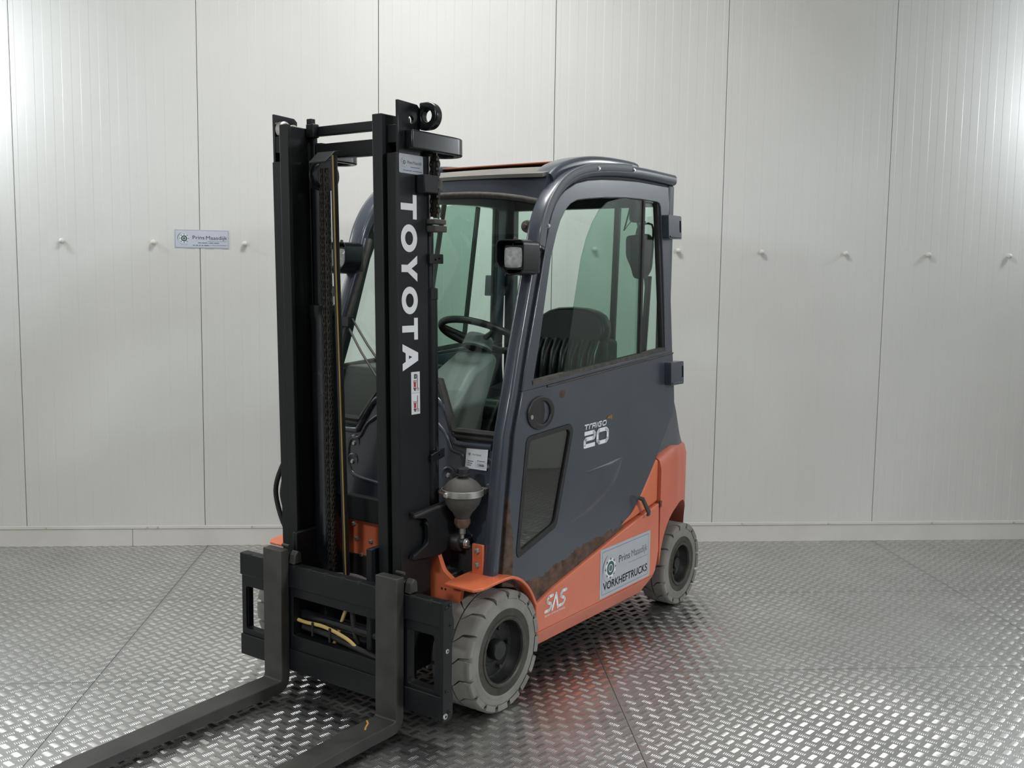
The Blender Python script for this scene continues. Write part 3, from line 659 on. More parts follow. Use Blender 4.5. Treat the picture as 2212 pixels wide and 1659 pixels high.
LOWI = round_poly([(-0.185, 0.975), (-0.455, 0.990), (-0.470, 0.975), (-0.365, 0.628), (-0.140, 0.566), (-0.130, 0.585)], 0.022, 4)
for sg_ in (1, -1):
    door = prism('door', [DOOR_LO, LOWW], side_map(sg_, 0, 0.035), 'door', truck, 25, 0.003)
    prism('lower_window_seal', [LOWW, LOWI], side_map(sg_, 0.002, 0.020), 'rubber', door, 25, 0.002)
    prism('lower_window_glass', LOWI, side_map(sg_, -0.006, 0.005), 'glassdark', door, 0)
    prism('door_window_frame', [DOOR_UP, WIN], side_map(sg_, -0.001, 0.034), 'cab', door, 25, 0.004, 3)
    # window track along the sill
    MB().sweep([(-0.205, sg_ * (yS(1.19) - 0.012), 1.192), (-1.300, sg_ * (yS(1.26) - 0.012), 1.266)], [(-0.014, -0.008), (0.014, -0.008), (0.014, 0.008), (0.004, 0.008), (0.004, 0.0), (-0.004, 0.0), (-0.004, 0.008), (-0.014, 0.008)], (0, sg_, 0)).build('window_track', 'dirtrubber', door, 30)
    MB().sweep([(-0.30, sg_ * (yS(1.17) + 0.0015), 1.172), (-1.37, sg_ * (yS(1.24) + 0.0015), 1.244)], rrect(-0.003, 0.003, -0.004, 0.004, 0.002, 2), (0, sg_, 0)).build('sill_trim', 'rimlip', door, 40)
    pf_ = [(-0.437, 1.205), (-0.591, 1.661), (-0.635, 1.745), (-0.687, 1.813), (-0.745, 1.868), (-0.815, 1.905), (-0.95, 1.931), (-1.128, 1.934), (-1.063, 1.247)]
    pr_ = [(-1.045, 1.246), (-1.108, 1.932), (-1.255, 1.930), (-1.300, 1.262)]
    prism('sliding_glass', pf_, side_map(sg_, -0.010, 0.005), 'glassdeep', door, 0)
    prism('rear_glass', pr_, side_map(sg_, -0.021, 0.005), 'glass', door, 0)
    MB().sweep([(-1.067, sg_ * (yS(1.25) - 0.014), 1.25), (-1.131, sg_ * (yS(1.93) - 0.014), 1.93)], rrect(-0.009, 0.009, -0.010, 0.010, 0.003, 2), (0, sg_, 0)).build('glass_edge_seal', 'rubber', door, 40)
    MB().sweep([(-1.312, sg_ * (yS(1.26) - 0.020), 1.25), (-1.280, sg_ * (yS(1.93) - 0.020), 1.93)], rrect(-0.012, 0.012, -0.022, 0.022, 0.003, 2), (0, sg_, 0)).build('window_seal', 'rubber', door, 40)
    if sg_ < 0: MB().sweep([(-0.755, -(yS(1.21) - 0.014), 1.21), (-0.866, -(yS(1.93) - 0.014), 1.93)], rrect(-0.009, 0.009, -0.010, 0.010, 0.003, 2), (0, 1, 0)).build('window_post', 'rubber', door, 40)
    # hinges
    for z0 in ((1.772, 1.100) if sg_ > 0 else (1.490, 0.950)):
        hg = prism('hinge', [rrect(-1.415, -1.285, z0, z0 + 0.106, 0.008), rrect(-1.412, -1.395, z0 + 0.03, z0 + 0.085, 0.006)], side_map(sg_, 0.034, 0.040), 'cab', door, 35, 0.007, 3)
        MB().sweep([(-1.375, sg_ * (yS(z0) + 0.036), z0 + 0.008), (-1.300, sg_ * (yS(z0) + 0.020), z0 + 0.008)], rrect(-0.018, 0.018, -0.005, 0.005, 0.004, 2), (0, sg_, 0)).build('hinge_rib', 'cab', hg, 40)
    # flush ring handle
    hd = prism('door_handle', [circle2(-0.254, 1.076, 0.090, 36, 0.064), circle2(-0.262, 1.076, 0.055, 30, 0.045)], side_map(sg_, 0.008, 0.02), 'plastic', door, 35, 0.004, 3)
    prism('handle_recess', circle2(-0.262, 1.076, 0.056, 30, 0.046), side_map(sg_, -0.014, 0.012), 'rubber', hd, 35)
    prism('handle_flap', round_poly([(-0.212, 1.100), (-0.235, 1.118), (-0.275, 1.118), (-0.285, 1.076), (-0.275, 1.034), (-0.235, 1.034), (-0.212, 1.050)], 0.008), side_map(sg_, 0.002, 0.014), 'plastic', hd, 35, 0.003)
    MB().lathe([(0.0085, 0), (0.0085, sg_ * 0.003), (0, sg_ * 0.003)], (-0.186, sg_ * (yS(1.07) + 0.007), 1.066), 'y', 14).build('key_lock', 'steel', hd, 40)
    # pressed swoosh in the door skin
    tip, tail = (-0.905, 0.816), (-0.470, 0.602)
    A = spline2([tip, (-0.865, 0.745), (-0.800, 0.690), (-0.690, 0.645), (-0.58, 0.618), tail], 4)
    B = spline2([tip, (-0.835, 0.760), (-0.765, 0.712), (-0.665, 0.668), (-0.57, 0.632), tail], 4)
    Cc = spline2([tip, (-0.800, 0.800), (-0.720, 0.765), (-0.640, 0.705), (-0.560, 0.645), tail], 4)
    v, f = [], []; n = len(A)
    for i in range(n):
        k = math.sin(math.pi * i / (n - 1)); y = yS(0.7)
        v += [(A[i][0], sg_ * (y + 0.0002), A[i][1]), (B[i][0], sg_ * (y + 0.0002 + 0.012 * k), B[i][1]), (Cc[i][0], sg_ * (y + 0.0002), Cc[i][1])]
    for i in range(n - 1):
        for q in range(2): f.append((i * 3 + q, i * 3 + q + 1, (i + 1) * 3 + q + 1, (i + 1) * 3 + q))
    mesh('door_pressing', v, f, 'cab', door, 25)
    v = [(-0.905, sg_ * 0.5152, 0.818), (-0.60, sg_ * 0.5152, 0.795), (-0.62, sg_ * 0.5152, 0.783), (-0.880, sg_ * 0.5152, 0.797), (-0.80, sg_ * 0.5215, 0.803)]
    mesh('door_pressing', v, [(0, 1, 4), (1, 2, 4), (2, 3, 4), (3, 0, 4)], 'cab', door, 0)
    if sg_ == 1:
        d = Decal(); w = 0.0056; H = 0.0175; sl = lambda pts: [(a + 0.25 * b, b - 0.0065) for a, b in pts]
        d.stroke(sl([(0.000, H), (0.030, H)]), w, 'letter').stroke(sl([(0.014, H), (0.014, 0.0)]), w, 'letter')
        d.stroke(sl([(0.038, 0.0), (0.038, H - 0.004), (0.042, H), (0.055, H)]), w, 'letter')
        d.stroke(sl([(0.063, 0.0), (0.063, H), (0.084, H), (0.084, 0.0)]), w, 'letter').stroke(sl([(0.065, 0.008), (0.082, 0.008)]), 0.0045, 'letter')
        d.stroke(sl([(0.097, 0.0), (0.097, H)]), w, 'letter')
        d.stroke(sl([(0.134, H), (0.114, H), (0.109, H - 0.004), (0.109, 0.004), (0.114, 0.0), (0.132, 0.0), (0.132, 0.009), (0.122, 0.009)]), w, 'letter')
        d.stroke(sl([(0.149, 0.0), (0.145, 0.004), (0.145, H - 0.004), (0.149, H), (0.168, H), (0.173, H - 0.004), (0.173, 0.004), (0.168, 0.0), (0.149, 0.0)]), w, 'letter')
        d.text('48', 0.184, 0.014, 0.0145, 'amber', 0.040, slant=0.2, bold=0.0005)
        w = 0.0165
        d.stroke([(0.002, -0.024), (0.074, -0.024), (0.083, -0.031), (0.083, -0.041), (0.074, -0.048), (0.014, -0.048), (0.004, -0.056), (0.004, -0.076), (0.086, -0.076)], w, 'letter', cap=False)
        d.stroke([(0.120, -0.076), (0.106, -0.066), (0.106, -0.034), (0.118, -0.024), (0.176, -0.024), (0.190, -0.034), (0.190, -0.066), (0.178, -0.076), (0.120, -0.076), (0.110, -0.07)], w, 'letter')
        d.build('model_lettering', (-0.578, 0.5152, 0.979), (-1, 0, 0.02), (0, 0, 1), door)
# cab frame: front pillars, rain gutters, rear pillars
for sg_ in (1, -1):
    zz = [0.47, 0.62, 0.80, 1.01, 1.16, 1.31, 1.48, 1.654, 1.74]
    MB().sweep([(xd(z) + 0.031, sg_ * (yS(z) - 0.036), z) for z in zz], rrect(-0.027, 0.027, -0.022, 0.022, 0.012, 3), (0, sg_, 0)).build('front_pillar', 'cab', truck, 50)
    MB().sweep([(xw(z) + 0.006, sg_ * (yS(z) - 0.068), z) for z in zz], rrect(-0.010, 0.010, -0.010, 0.010, 0.005, 2), (0, sg_, 0)).build('windshield_side_seal', 'dirtrubber', truck, 50)
    gp = spline2([(-0.276, 1.690), (-0.303, 1.778), (-0.359, 1.868), (-0.443, 1.943), (-0.567, 1.996), (-0.75, 2.028), (-1.05, 2.047), (-1.415, 2.044)], 5)
    MB().sweep([(a - 0.018 if b < 1.95 else a, sg_ * (yS(b) - 0.030), b - (0.010 if b < 1.95 else 0.030)) for a, b in gp], rrect(-0.020, 0.020, -0.016, 0.016, 0.004, 2), (0, sg_, 0)).build('door_top_gap_shade', 'rubber', truck, 50)  # black strip paints the shade in the gap between gutter and door
    MB().sweep([(xd(z) + 0.002, sg_ * (yS(z) - 0.034), z) for z in zz], rrect(-0.018, 0.018, -0.010, 0.010, 0.003, 2), (0, sg_, 0)).build('door_front_gap_shade', 'rubber', truck, 50)  # black strip paints the dark gap between pillar and door
    gt = MB().sweep([(a, sg_ * (yS(b) - 0.022), b) for a, b in gp], rrect(-0.036, 0.036, -0.025, 0.025, 0.018, 4), (0, sg_, 0)).build('rain_gutter', 'cab', truck, 50)
    gq = [p for p in gp if p[0] > -1.02]
    MB().sweep([(a, sg_ * (yS(b) + 0.010), b + 0.012) for a, b in gq], rrect(-0.006, 0.006, -0.017, 0.017, 0.005, 2), (0, sg_, 0)).build('gutter_lip', 'cabgrey', gt, 50)
    for x_, z_ in ((-0.700, 2.030), (-1.000, 2.052), (-0.315, 1.780)): bolt('gutter_screw', (x_, sg_ * (yS(z_) + 0.016), z_), (0, sg_, 0), 0.006, 0.006, 'steel', gt, False)
    rp = spline2([(-0.42, 1.985), (-0.50, 2.030), (-0.66, 2.070), (-0.85, 2.088), (-1.08, 2.090), (-1.10, 2.075)], 4)
    MB().sweep([(a, sg_ * 0.40, b - 0.022) for a, b in rp], rrect(-0.048, 0.048, -0.028, 0.028, 0.016, 3), (0, 1, 0)).build('roof_rib', 'cab', truck, 50)
    MB().box(-1.425, -1.370, sg_ * 0.415, sg_ * 0.468, 0.98, 2.02).build('rear_pillar', 'cab', truck, 35, 0.010, 3)
# roof
v, f = [], []; rows = [(-0.372, 1.984), (-0.45, 2.004), (-0.56, 2.030), (-0.75, 2.052), (-1.05, 2.066), (-1.36, 2.052), (-1.42, 2.03)]
for t_ in (0, 0.014):
    for x, z in rows: v += [(x, y, z - t_ + 0.006 * (1 - (y / 0.43) ** 2)) for y in (-0.43, -0.3, -0.15, 0, 0.15, 0.3, 0.43)]
n, m_ = 7, len(rows)
for lay in (0, 1):
    for i in range(m_ - 1):
        for q in range(n - 1): f.append(tuple(lay * n * m_ + k for k in (i * n + q, i * n + q + 1, (i + 1) * n + q + 1, (i + 1) * n + q)))
for i in range(m_ - 1):
    for q in (0, n - 1): f.append((i * n + q, (i + 1) * n + q, n * m_ + (i + 1) * n + q, n * m_ + i * n + q))
for q in range(n - 1):
    for i in (0, m_ - 1): f.append((i * n + q, i * n + q + 1, n * m_ + i * n + q + 1, n * m_ + i * n + q))
roof = mesh('roof_panel', v, f, 'roofpale', truck, 40)
box('roof_sheet', -1.08, -0.72, -0.40, 0.24, 2.069, 2.075, 'roofrust', roof, 0.002)
# windshield header, glass and cowl follow one curved front surface
def front_grid(name, ys, zlo, zhi, nz, off, th, mat, parent, smooth=40):
    v, f = [], []; nx = len(ys)
    for lay in (0, 1):
        for y in ys:
            for k in range(nz + 1):
                z = zlo(y) + (zhi(y) - zlo(y)) * k / nz; v.append((xw(z) + off - lay * th - 0.02 * (y / 0.45) ** 2, y, z))
    q = nz + 1; tot = nx * q
    for i in range(nx - 1):
        for k in range(nz):
            f.append((i * q + k, (i + 1) * q + k, (i + 1) * q + k + 1, i * q + k + 1)); f.append(tuple(tot + t for t in (i * q + k, i * q + k + 1, (i + 1) * q + k + 1, (i + 1) * q + k)))
        for k in (0, nz): f.append((i * q + k, (i + 1) * q + k, tot + (i + 1) * q + k, tot + i * q + k))
    for k in range(nz):
        for i in (0, nx - 1): f.append((i * q + k, i * q + k + 1, tot + i * q + k + 1, tot + i * q + k))
    return mesh(name, v, f, mat, parent, smooth)
ZT = lambda y: 1.915 - 0.040 * (abs(y) / 0.42) ** 2.2
def ZB(y):
    a = abs(y)
    if a >= 0.245: return 0.985
    if a <= 0.135: return 1.165
    return 0.985 + 0.18 * (0.245 - a) / 0.11
YG = [-0.435, -0.40, -0.34, -0.29, -0.255, -0.245, -0.225, -0.19, -0.155, -0.135, -0.11, -0.05, 0, 0.05, 0.11, 0.135, 0.155, 0.19, 0.225, 0.245, 0.255, 0.29, 0.34, 0.40, 0.435]
ws = front_grid('windshield', YG, ZB, ZT, 16, 0.004, 0.005, 'glass', truck)
hdr = front_grid('windshield_header', YG, ZT, lambda y: 1.990, 4, 0.004, 0.05, 'cab', truck)
cowl = front_grid('front_cowl', YG, lambda y: 0.44, lambda y: ZB(y) - 0.012, 10, 0.006, 0.03, 'cab', truck, 50)
fx = lambda y, z, o=0.008: (xw(z) + o - 0.02 * (y / 0.45) ** 2, y, z)
MB().tube([fx(y, ZB(y) - 0.004) for y in YG], 0.011, 8, side=(1, 0, 0)).build('windshield_bottom_seal', 'rubber', ws, 50)
MB().tube([fx(y, ZB(y) + 0.016, 0.0065) for y in YG], 0.014, 6, side=(1, 0, 0)).build('windshield_band', 'rubber', ws, 50)
MB().tube([fx(y, ZT(y)) for y in YG], 0.012, 8, side=(1, 0, 0)).build('windshield_top_seal', 'dirtrubber', ws, 50)
for sg_ in (1, -1):
    MB().lathe([(0, 0.026), (0.008, 0.025), (0.010, 0.019), (0.022, 0.016), (0.025, 0.004), (0.022, 0)], (xw(1.775) - 0.010, sg_ * 0.388, 1.780), 'x', 18).build('windshield_clamp', 'dirtrubber', ws, 40)
    # pressed contour rib beside the windshield corner
    pts = [fx(sg_ * y, z, 0.006) for y, z in ((0.12, 1.12), (0.20, 1.065), (0.245, 0.975), (0.275, 0.955), (0.42, 0.955))]
    MB().tube(pts, 0.014, 8, sm=4, side=(1, 0, 0)).build('cowl_rib', 'cab', cowl, 50)
    pts = [fx(sg_ * y, z, 0.004) for y, z in ((0.14, 1.03), (0.205, 0.985), (0.240, 0.930), (0.290, 0.915), (0.300, 0.86), (0.285, 0.80), (0.24, 0.77), (0.10, 0.755))]
    MB().tube(pts, 0.009, 8, sm=4, side=(1, 0, 0)).build('cowl_rib', 'cab', cowl, 50)
    for y, z in ((0.405, 0.882),) + (((0.27, 0.900), (0.27, 0.825)) if sg_ < 0 else ((0.235, 0.83),)):
        c_ = fx(sg_ * y, z, 0.005)
        o = MB().lathe([(0.036, 0.0), (0.030, 0.004), (0.022, 0.001), (0.016, -0.0005), (0, -0.001)], c_, 'x', 20).build('cowl_dimple', 'cab', cowl, 50)
        bolt('cowl_bolt', (c_[0], c_[1], c_[2]), (1, 0, 0), 0.0085, 0.008, 'steel', cowl)
MB().box(-0.06, 0.02, -0.27, 0.27, 0.60, 0.70).build('cowl_lower_panel', 'plastic', cowl, 35, 0.006)
# notice plate on the cowl
d = Decal(); d.rect(0, 0.099, 0, 0.080, 'white', 0)
d.gear(0.016, 0.054, 0.0045); d.text('Prins Maasdijk', 0.030, 0.051, 0.006, 'ink2', 0.040)
for k, (wv) in enumerate((0.026, 0.022, 0.018)): d.rect(0.010, 0.010 + wv, 0.0265 - k * 0.0075, 0.0295 - k * 0.0075, 'ink2', 1)
d.rect(0.052, 0.090, 0.031, 0.0335, 'ink2', 1); d.frame(0.047, 0.095, 0.008, 0.027, 0.0007, 'ink2', 1)
d.text('13600', 0.056, 0.0125, 0.0095, 'blueink', 0.031, bold=0.0004)
d.build('notice_plate', fx(0.310, 0.868, 0.0095), (-0.03, 1, 0), (-0.12, 0, 1), cowl)
# reservoir on the cowl with clamp and pipe
AX = (0.035, 0.372)
acc = MB().lathe([(0.0, 0.852), (0.020, 0.852), (0.032, 0.849), (0.052, 0.838), (0.068, 0.820), (0.074, 0.806), (0.074, 0.798), (0.070, 0.778), (0.063, 0.757), (0.050, 0.738), (0.036, 0.723), (0.028, 0.706), (0.024, 0.700), (0, 0.700)], (AX[0], AX[1], 0), 'z', 32).build('brake_accumulator', 'dulliron', truck, 40)
MB().lathe([(0.0, 0.890), (0.020, 0.890), (0.0235, 0.886), (0.0235, 0.868), (0.026, 0.866), (0.026, 0.860), (0.016, 0.858), (0.016, 0.850)], (AX[0], AX[1], 0), 'z', 8).build('valve_cap', 'plastic', acc, 30)
MB().lathe([(0.0745, 0.812), (0.0785, 0.811), (0.0785, 0.789), (0.0745, 0.788)], (AX[0], AX[1], 0), 'z', 36).build('clamp_band', 'steel', acc, 40)
MB().lathe([(0.024, 0.705), (0.030, 0.698), (0.030, 0.682), (0.022, 0.668), (0, 0.668)], (AX[0], AX[1], 0), 'z', 8).build('neck_nut', 'rustiron', acc, 30)
MB().lathe([(0.0125, 0.670), (0.0125, 0.645), (0.009, 0.640), (0, 0.640)], (AX[0], AX[1], 0), 'z', 6).build('pipe_nut', 'steel', acc, 30)
MB().tube([(AX[0], AX[1], 0.645), (AX[0], AX[1], 0.605), (AX[0] - 0.008, AX[1] + 0.006, 0.594), (AX[0] - 0.03, AX[1] + 0.016, 0.592)], 0.0075, 8, sm=3).build('brake_pipe', 'steel', acc, 50)
MB().box(-0.055, -0.035, 0.425, 0.485, 0.785, 0.825).box(-0.04, AX[0] - 0.05, 0.405, 0.440, 0.790, 0.812).build('clamp_bracket', 'dulliron', acc, 35, 0.003)
MB().tube([(AX[0] + 0.066, AX[1] - 0.055, 0.800), (AX[0] + 0.082, AX[1] - 0.010, 0.799)], 0.005, 8).tube([(AX[0] + 0.05, AX[1] - 0.075, 0.800), (AX[0] + 0.025, AX[1] - 0.105, 0.800)], 0.004, 8).build('clamp_screw', 'rustiron', acc, 40)
bolt('clamp_nut', (AX[0] + 0.078, AX[1] - 0.012, 0.799), (1, 0.2, 0), 0.009, 0.012, 'steel', acc)
bolt('clamp_nut', (AX[0] + 0.045, AX[1] - 0.078, 0.803), (0.3, -1, 0), 0.010, 0.014, 'steel', acc)
# black slab painting the darkness of an opening low on the cowl
for sg_ in (1, -1): prism('cowl_opening_shade', round_poly([(sg_ * 0.30, 0.60), (sg_ * 0.42, 0.60), (sg_ * 0.425, 0.48), (sg_ * 0.40, 0.45), (sg_ * 0.30, 0.45)], 0.03), pyz(0.012, 0.004), 'rubber', cowl, 35)
# work lamps on the pillars
for sg_ in (1, -1):
    LY, LX = -0.065, -0.097
    hood = prism('work_lamp_hood', [[(sg_ * (a + LY), b) for a, b in round_poly([(0.452, 1.722), (0.578, 1.722), (0.578, 1.598), (0.505, 1.588), (0.452, 1.632)], 0.020, 4)],
                                   [(sg_ * (a + LY), b) for a, b in round_poly([(0.457, 1.717), (0.573, 1.717), (0.573, 1.604), (0.507, 1.594), (0.457, 1.635)], 0.017, 4)]], pyz(LX - 0.035, LX - 0.135), 'blackgloss', truck, 35, 0.0015)
    MB().box(LX - 0.150, LX - 0.134, sg_ * (0.457 + LY), sg_ * (0.574 + LY), 1.60, 1.718).build('lamp_back_plate', 'plastic', hood, 35, 0.004)
    MB().box(LX - 0.19, LX - 0.140, sg_ * (0.515 + LY), sg_ * (0.550 + LY), 1.63, 1.66).build('lamp_bracket', 'plastic', hood, 35, 0.004)
    prism('lamp_body', [(sg_ * (a + LY), b) for a, b in rrect(0.470, 0.560, 1.612, 1.702, 0.012)], pyz(LX - 0.062, LX - 0.130), 'plastic', hood, 35, 0.008, 3)
    v, f = [], []; n = 9
    for i in range(n):
        for j in range(n):
            a, b = -1 + 2 * i / (n - 1), -1 + 2 * j / (n - 1)
            k = 1 - 0.10 * (abs(a * b)) ** 3
            v.append((LX - 0.058 + 0.010 * (1 - a ** 4) * (1 - b ** 4), sg_ * (0.515 + LY + 0.040 * a * k), 1.657 + 0.038 * b * k))
    for i in range(n - 1):
        for j in range(n - 1): f.append((i * n + j, (i + 1) * n + j, (i + 1) * n + j + 1, i * n + j + 1))
    mesh('lamp_lens', v, f, 'lens', hood, 40)
    bolt('lamp_bolt', (LX - 0.075, sg_ * (0.512 + LY), 1.722), (0, 0, 1), 0.007, 0.010, 'rimlip', hood)
# wiper on the windshield (far side)
wp_ = MB().tube([fx(-0.43, 1.380, 0.030), fx(-0.29, 1.27, 0.04), fx(-0.10, 1.115, 0.035)], 0.005, 6).tube([fx(-0.40, 1.400, 0.030), fx(-0.26, 1.30, 0.04), fx(-0.07, 1.155, 0.035)], 0.005, 6)
wp_.box(xw(1.40) + 0.01, xw(1.40) + 0.04, -0.44, -0.40, 1.37, 1.41).build('wiper_arm', 'plastic', ws, 40)

# ---------------- cab interior
inter = MB().box(-1.36, -0.10, -0.47, 0.47, 0.46, 0.52).build('cab_floor', 'plastic', truck, 35, 0.003)
MB().box(-1.40, -0.78, -0.44, 0.44, 0.52, 0.93).build('seat_base', 'plastic', truck, 35, 0.02, 3)
MB().box(-1.415, -1.385, -0.45, 0.45, 0.60, 1.10).build('rear_wall', 'cab', truck, 35, 0.006)
rw = MB().box(-1.412, -1.406, -0.415, 0.415, 1.10, 1.935).build('rear_window', 'glass', truck, 0)
MB().box(-1.43, -1.385, -0.43, 0.43, 1.925, 2.02).build('rear_header', 'plastic', truck, 35, 0.006)
MB().sweep([(-1.395, 0.165, 1.10), (-1.395, 0.185, 1.93)], rrect(-0.014, 0.014, -0.012, 0.012, 0.004, 2), (0, 1, 0)).build('rear_window_post', 'plastic', rw, 40)
MB().tube([(-1.385, 0.335, 1.86), (-1.380, 0.30, 1.78), (-1.378, 0.335, 1.72), (-1.375, 0.36, 1.55), (-1.375, 0.345, 1.20)], 0.009, 6).tube([(-1.372, 0.375, 1.60), (-1.372, 0.355, 1.18)], 0.013, 6).build('rear_wiper', 'plastic', rw, 40)
# rear-view mirror on its stalk
mr = prism('mirror', round_poly([(0.300, 1.785), (0.415, 1.795), (0.437, 1.760), (0.430, 1.630), (0.400, 1.585), (0.345, 1.588), (0.330, 1.640), (0.302, 1.69)], 0.02), pyz(-1.27, -1.295), 'plastic', truck, 35, 0.006)
MB().tube([(-1.28, 0.35, 1.785), (-1.28, 0.365, 1.83), (-1.28, 0.43, 1.835), (-1.28, 0.437, 1.76)], 0.005, 6, sm=3).tube([(-1.28, 0.372, 1.80), (-1.28, 0.352, 1.86), (-1.28, 0.35, 1.92)], 0.006, 6, sm=3).tube([(-1.28, 0.335, 1.87), (-1.28, 0.285, 1.81), (-1.28, 0.315, 1.92)], 0.004, 6).build('mirror_stalk', 'plastic', mr, 40)
MB().box(-1.30, -1.24, 0.325, 0.385, 1.845, 1.97).build('mirror_mount', 'plastic', mr, 35, 0.018, 3)
# seat
st = MB()
v, f = [], []; n = 20
for lay, (k, xo) in enumerate(((0.94, 0.045), (1.0, 0.02), (0.97, -0.03), (0.8, -0.05))):
    for i in range(n):
        t = 2 * math.pi * i / n; c_, s_ = math.cos(t), math.sin(t)
        a = abs(c_) ** 0.8 * (1 if c_ > 0 else -1); b = abs(s_) ** 0.8 * (1 if s_ > 0 else -1)
        v.append((-1.235 + xo - 0.16 * (0.12 * b * k), 0.045 + 0.200 * a * k, 1.338 + 0.112 * b * k))
for lay in range(3):
    for i in range(n): f.append((lay * n + i, lay * n + (i + 1) % n, (lay + 1) * n + (i + 1) % n, (lay + 1) * n + i))
f += [tuple(range(n)), tuple(range(3 * n, 4 * n))]
seat = mesh('seat_backrest', v, f, 'vinyl', truck, 60, 0.012, 3)
for k in range(7):
    y = 0.045 + (k - 3) * 0.052
    MB().sweep([(-1.20, y, 1.285), (-1.165, y, 1.23), (-1.15, y, 1.15), (-1.14, y, 1.05), (-1.10, y, 0.98)], rrect(-0.025, 0.025, -0.03, 0.03, 0.022, 4), (0, 1, 0)).build('backrest_pleat', 'vinyl', seat, 60)
MB().box(-1.16, -0.74, -0.185, 0.275, 0.93, 1.03).build('seat_cushion', 'vinyl', truck, 35, 0.045, 4)
MB().box(-1.30, -1.19, -0.17, 0.26, 0.95, 1.30).build('seat_shell', 'plastic', seat, 35, 0.02, 3)
# steering column, wheel and levers
col_ = prism('steering_console', [(-0.34, 0.52), (-0.14, 0.52), (-0.17, 0.98), (-0.38, 1.20), (-0.52, 1.27), (-0.56, 1.24), (-0.46, 1.02)], pxz(0.10, -0.10), 'dash', truck, 35, 0.03, 4)
ct = Vector((-0.555, 0.0, 1.335)); ax_ = Vector((-0.42, 0, 0.91)).normalized(); e1 = Vector((0, 1, 0)); e2 = ax_.cross(e1)
ring = [tuple(ct + (e1 * math.cos(2 * math.pi * i / 40) + e2 * math.sin(2 * math.pi * i / 40)) * 0.175) for i in range(40)]
sw = MB().tube(ring, 0.0155, 10, closed=True, side=tuple(ax_))
for a in (0, 120, 240):
    t = math.radians(a + 90); q = ct + (e1 * math.cos(t) + e2 * math.sin(t)) * 0.172
    sw.tube([tuple(ct - ax_ * 0.03), tuple(q)], 0.012, 8)
wheel_ = sw.build('steering_wheel', 'plastic', truck, 50)
hb = MB(); v, f = [], []
for r_, h_ in ((0.0, 0.0), (0.055, 0.0), (0.062, -0.012), (0.066, -0.055), (0.05, -0.06)):
    for i in range(20): t = 2 * math.pi * i / 20; v.append(tuple(ct + ax_ * (h_ - 0.005) + (e1 * math.cos(t) + e2 * math.sin(t)) * r_))
for k in range(4):
    for i in range(20): f.append((k * 20 + i, k * 20 + (i + 1) % 20, (k + 1) * 20 + (i + 1) % 20, (k + 1) * 20 + i))
mesh('wheel_hub', v, f, 'dash', wheel_, 45)
MB().tube([(-0.42, -0.19, 1.22), (-0.42, -0.19, 1.29)], 0.012, 10).lathe([(0, 0.045), (0.018, 0.042), (0.024, 0.030), (0.018, 0.012), (0.008, 0)], (-0.42, -0.19, 1.28), 'z', 14).build('direction_lever', 'plastic', truck, 45)
MB().box(-0.50, -0.16, -0.44, -0.115, 0.95, 1.205).build('instrument_box', 'plastic', truck, 35, 0.03, 3)
MB().box(-0.34, -0.12, 0.12, 0.24, 0.52, 0.96).build('pedal_cover', 'dash', truck, 35, 0.03, 3)
MB().box(-0.34, -0.12, -0.40, -0.13, 0.52, 0.92).build('dash_lower', 'dash', truck, 35, 0.03, 3)
MB().tube([(-0.62, 0.30, 0.95), (-0.60, 0.30, 1.12)], 0.010, 8).lathe([(0, 0.05), (0.018, 0.045), (0.024, 0.025), (0.018, 0.005), (0.008, 0)], (-0.60, 0.30, 1.11), 'z', 14).build('hydraulic_lever', 'plastic', truck, 45)
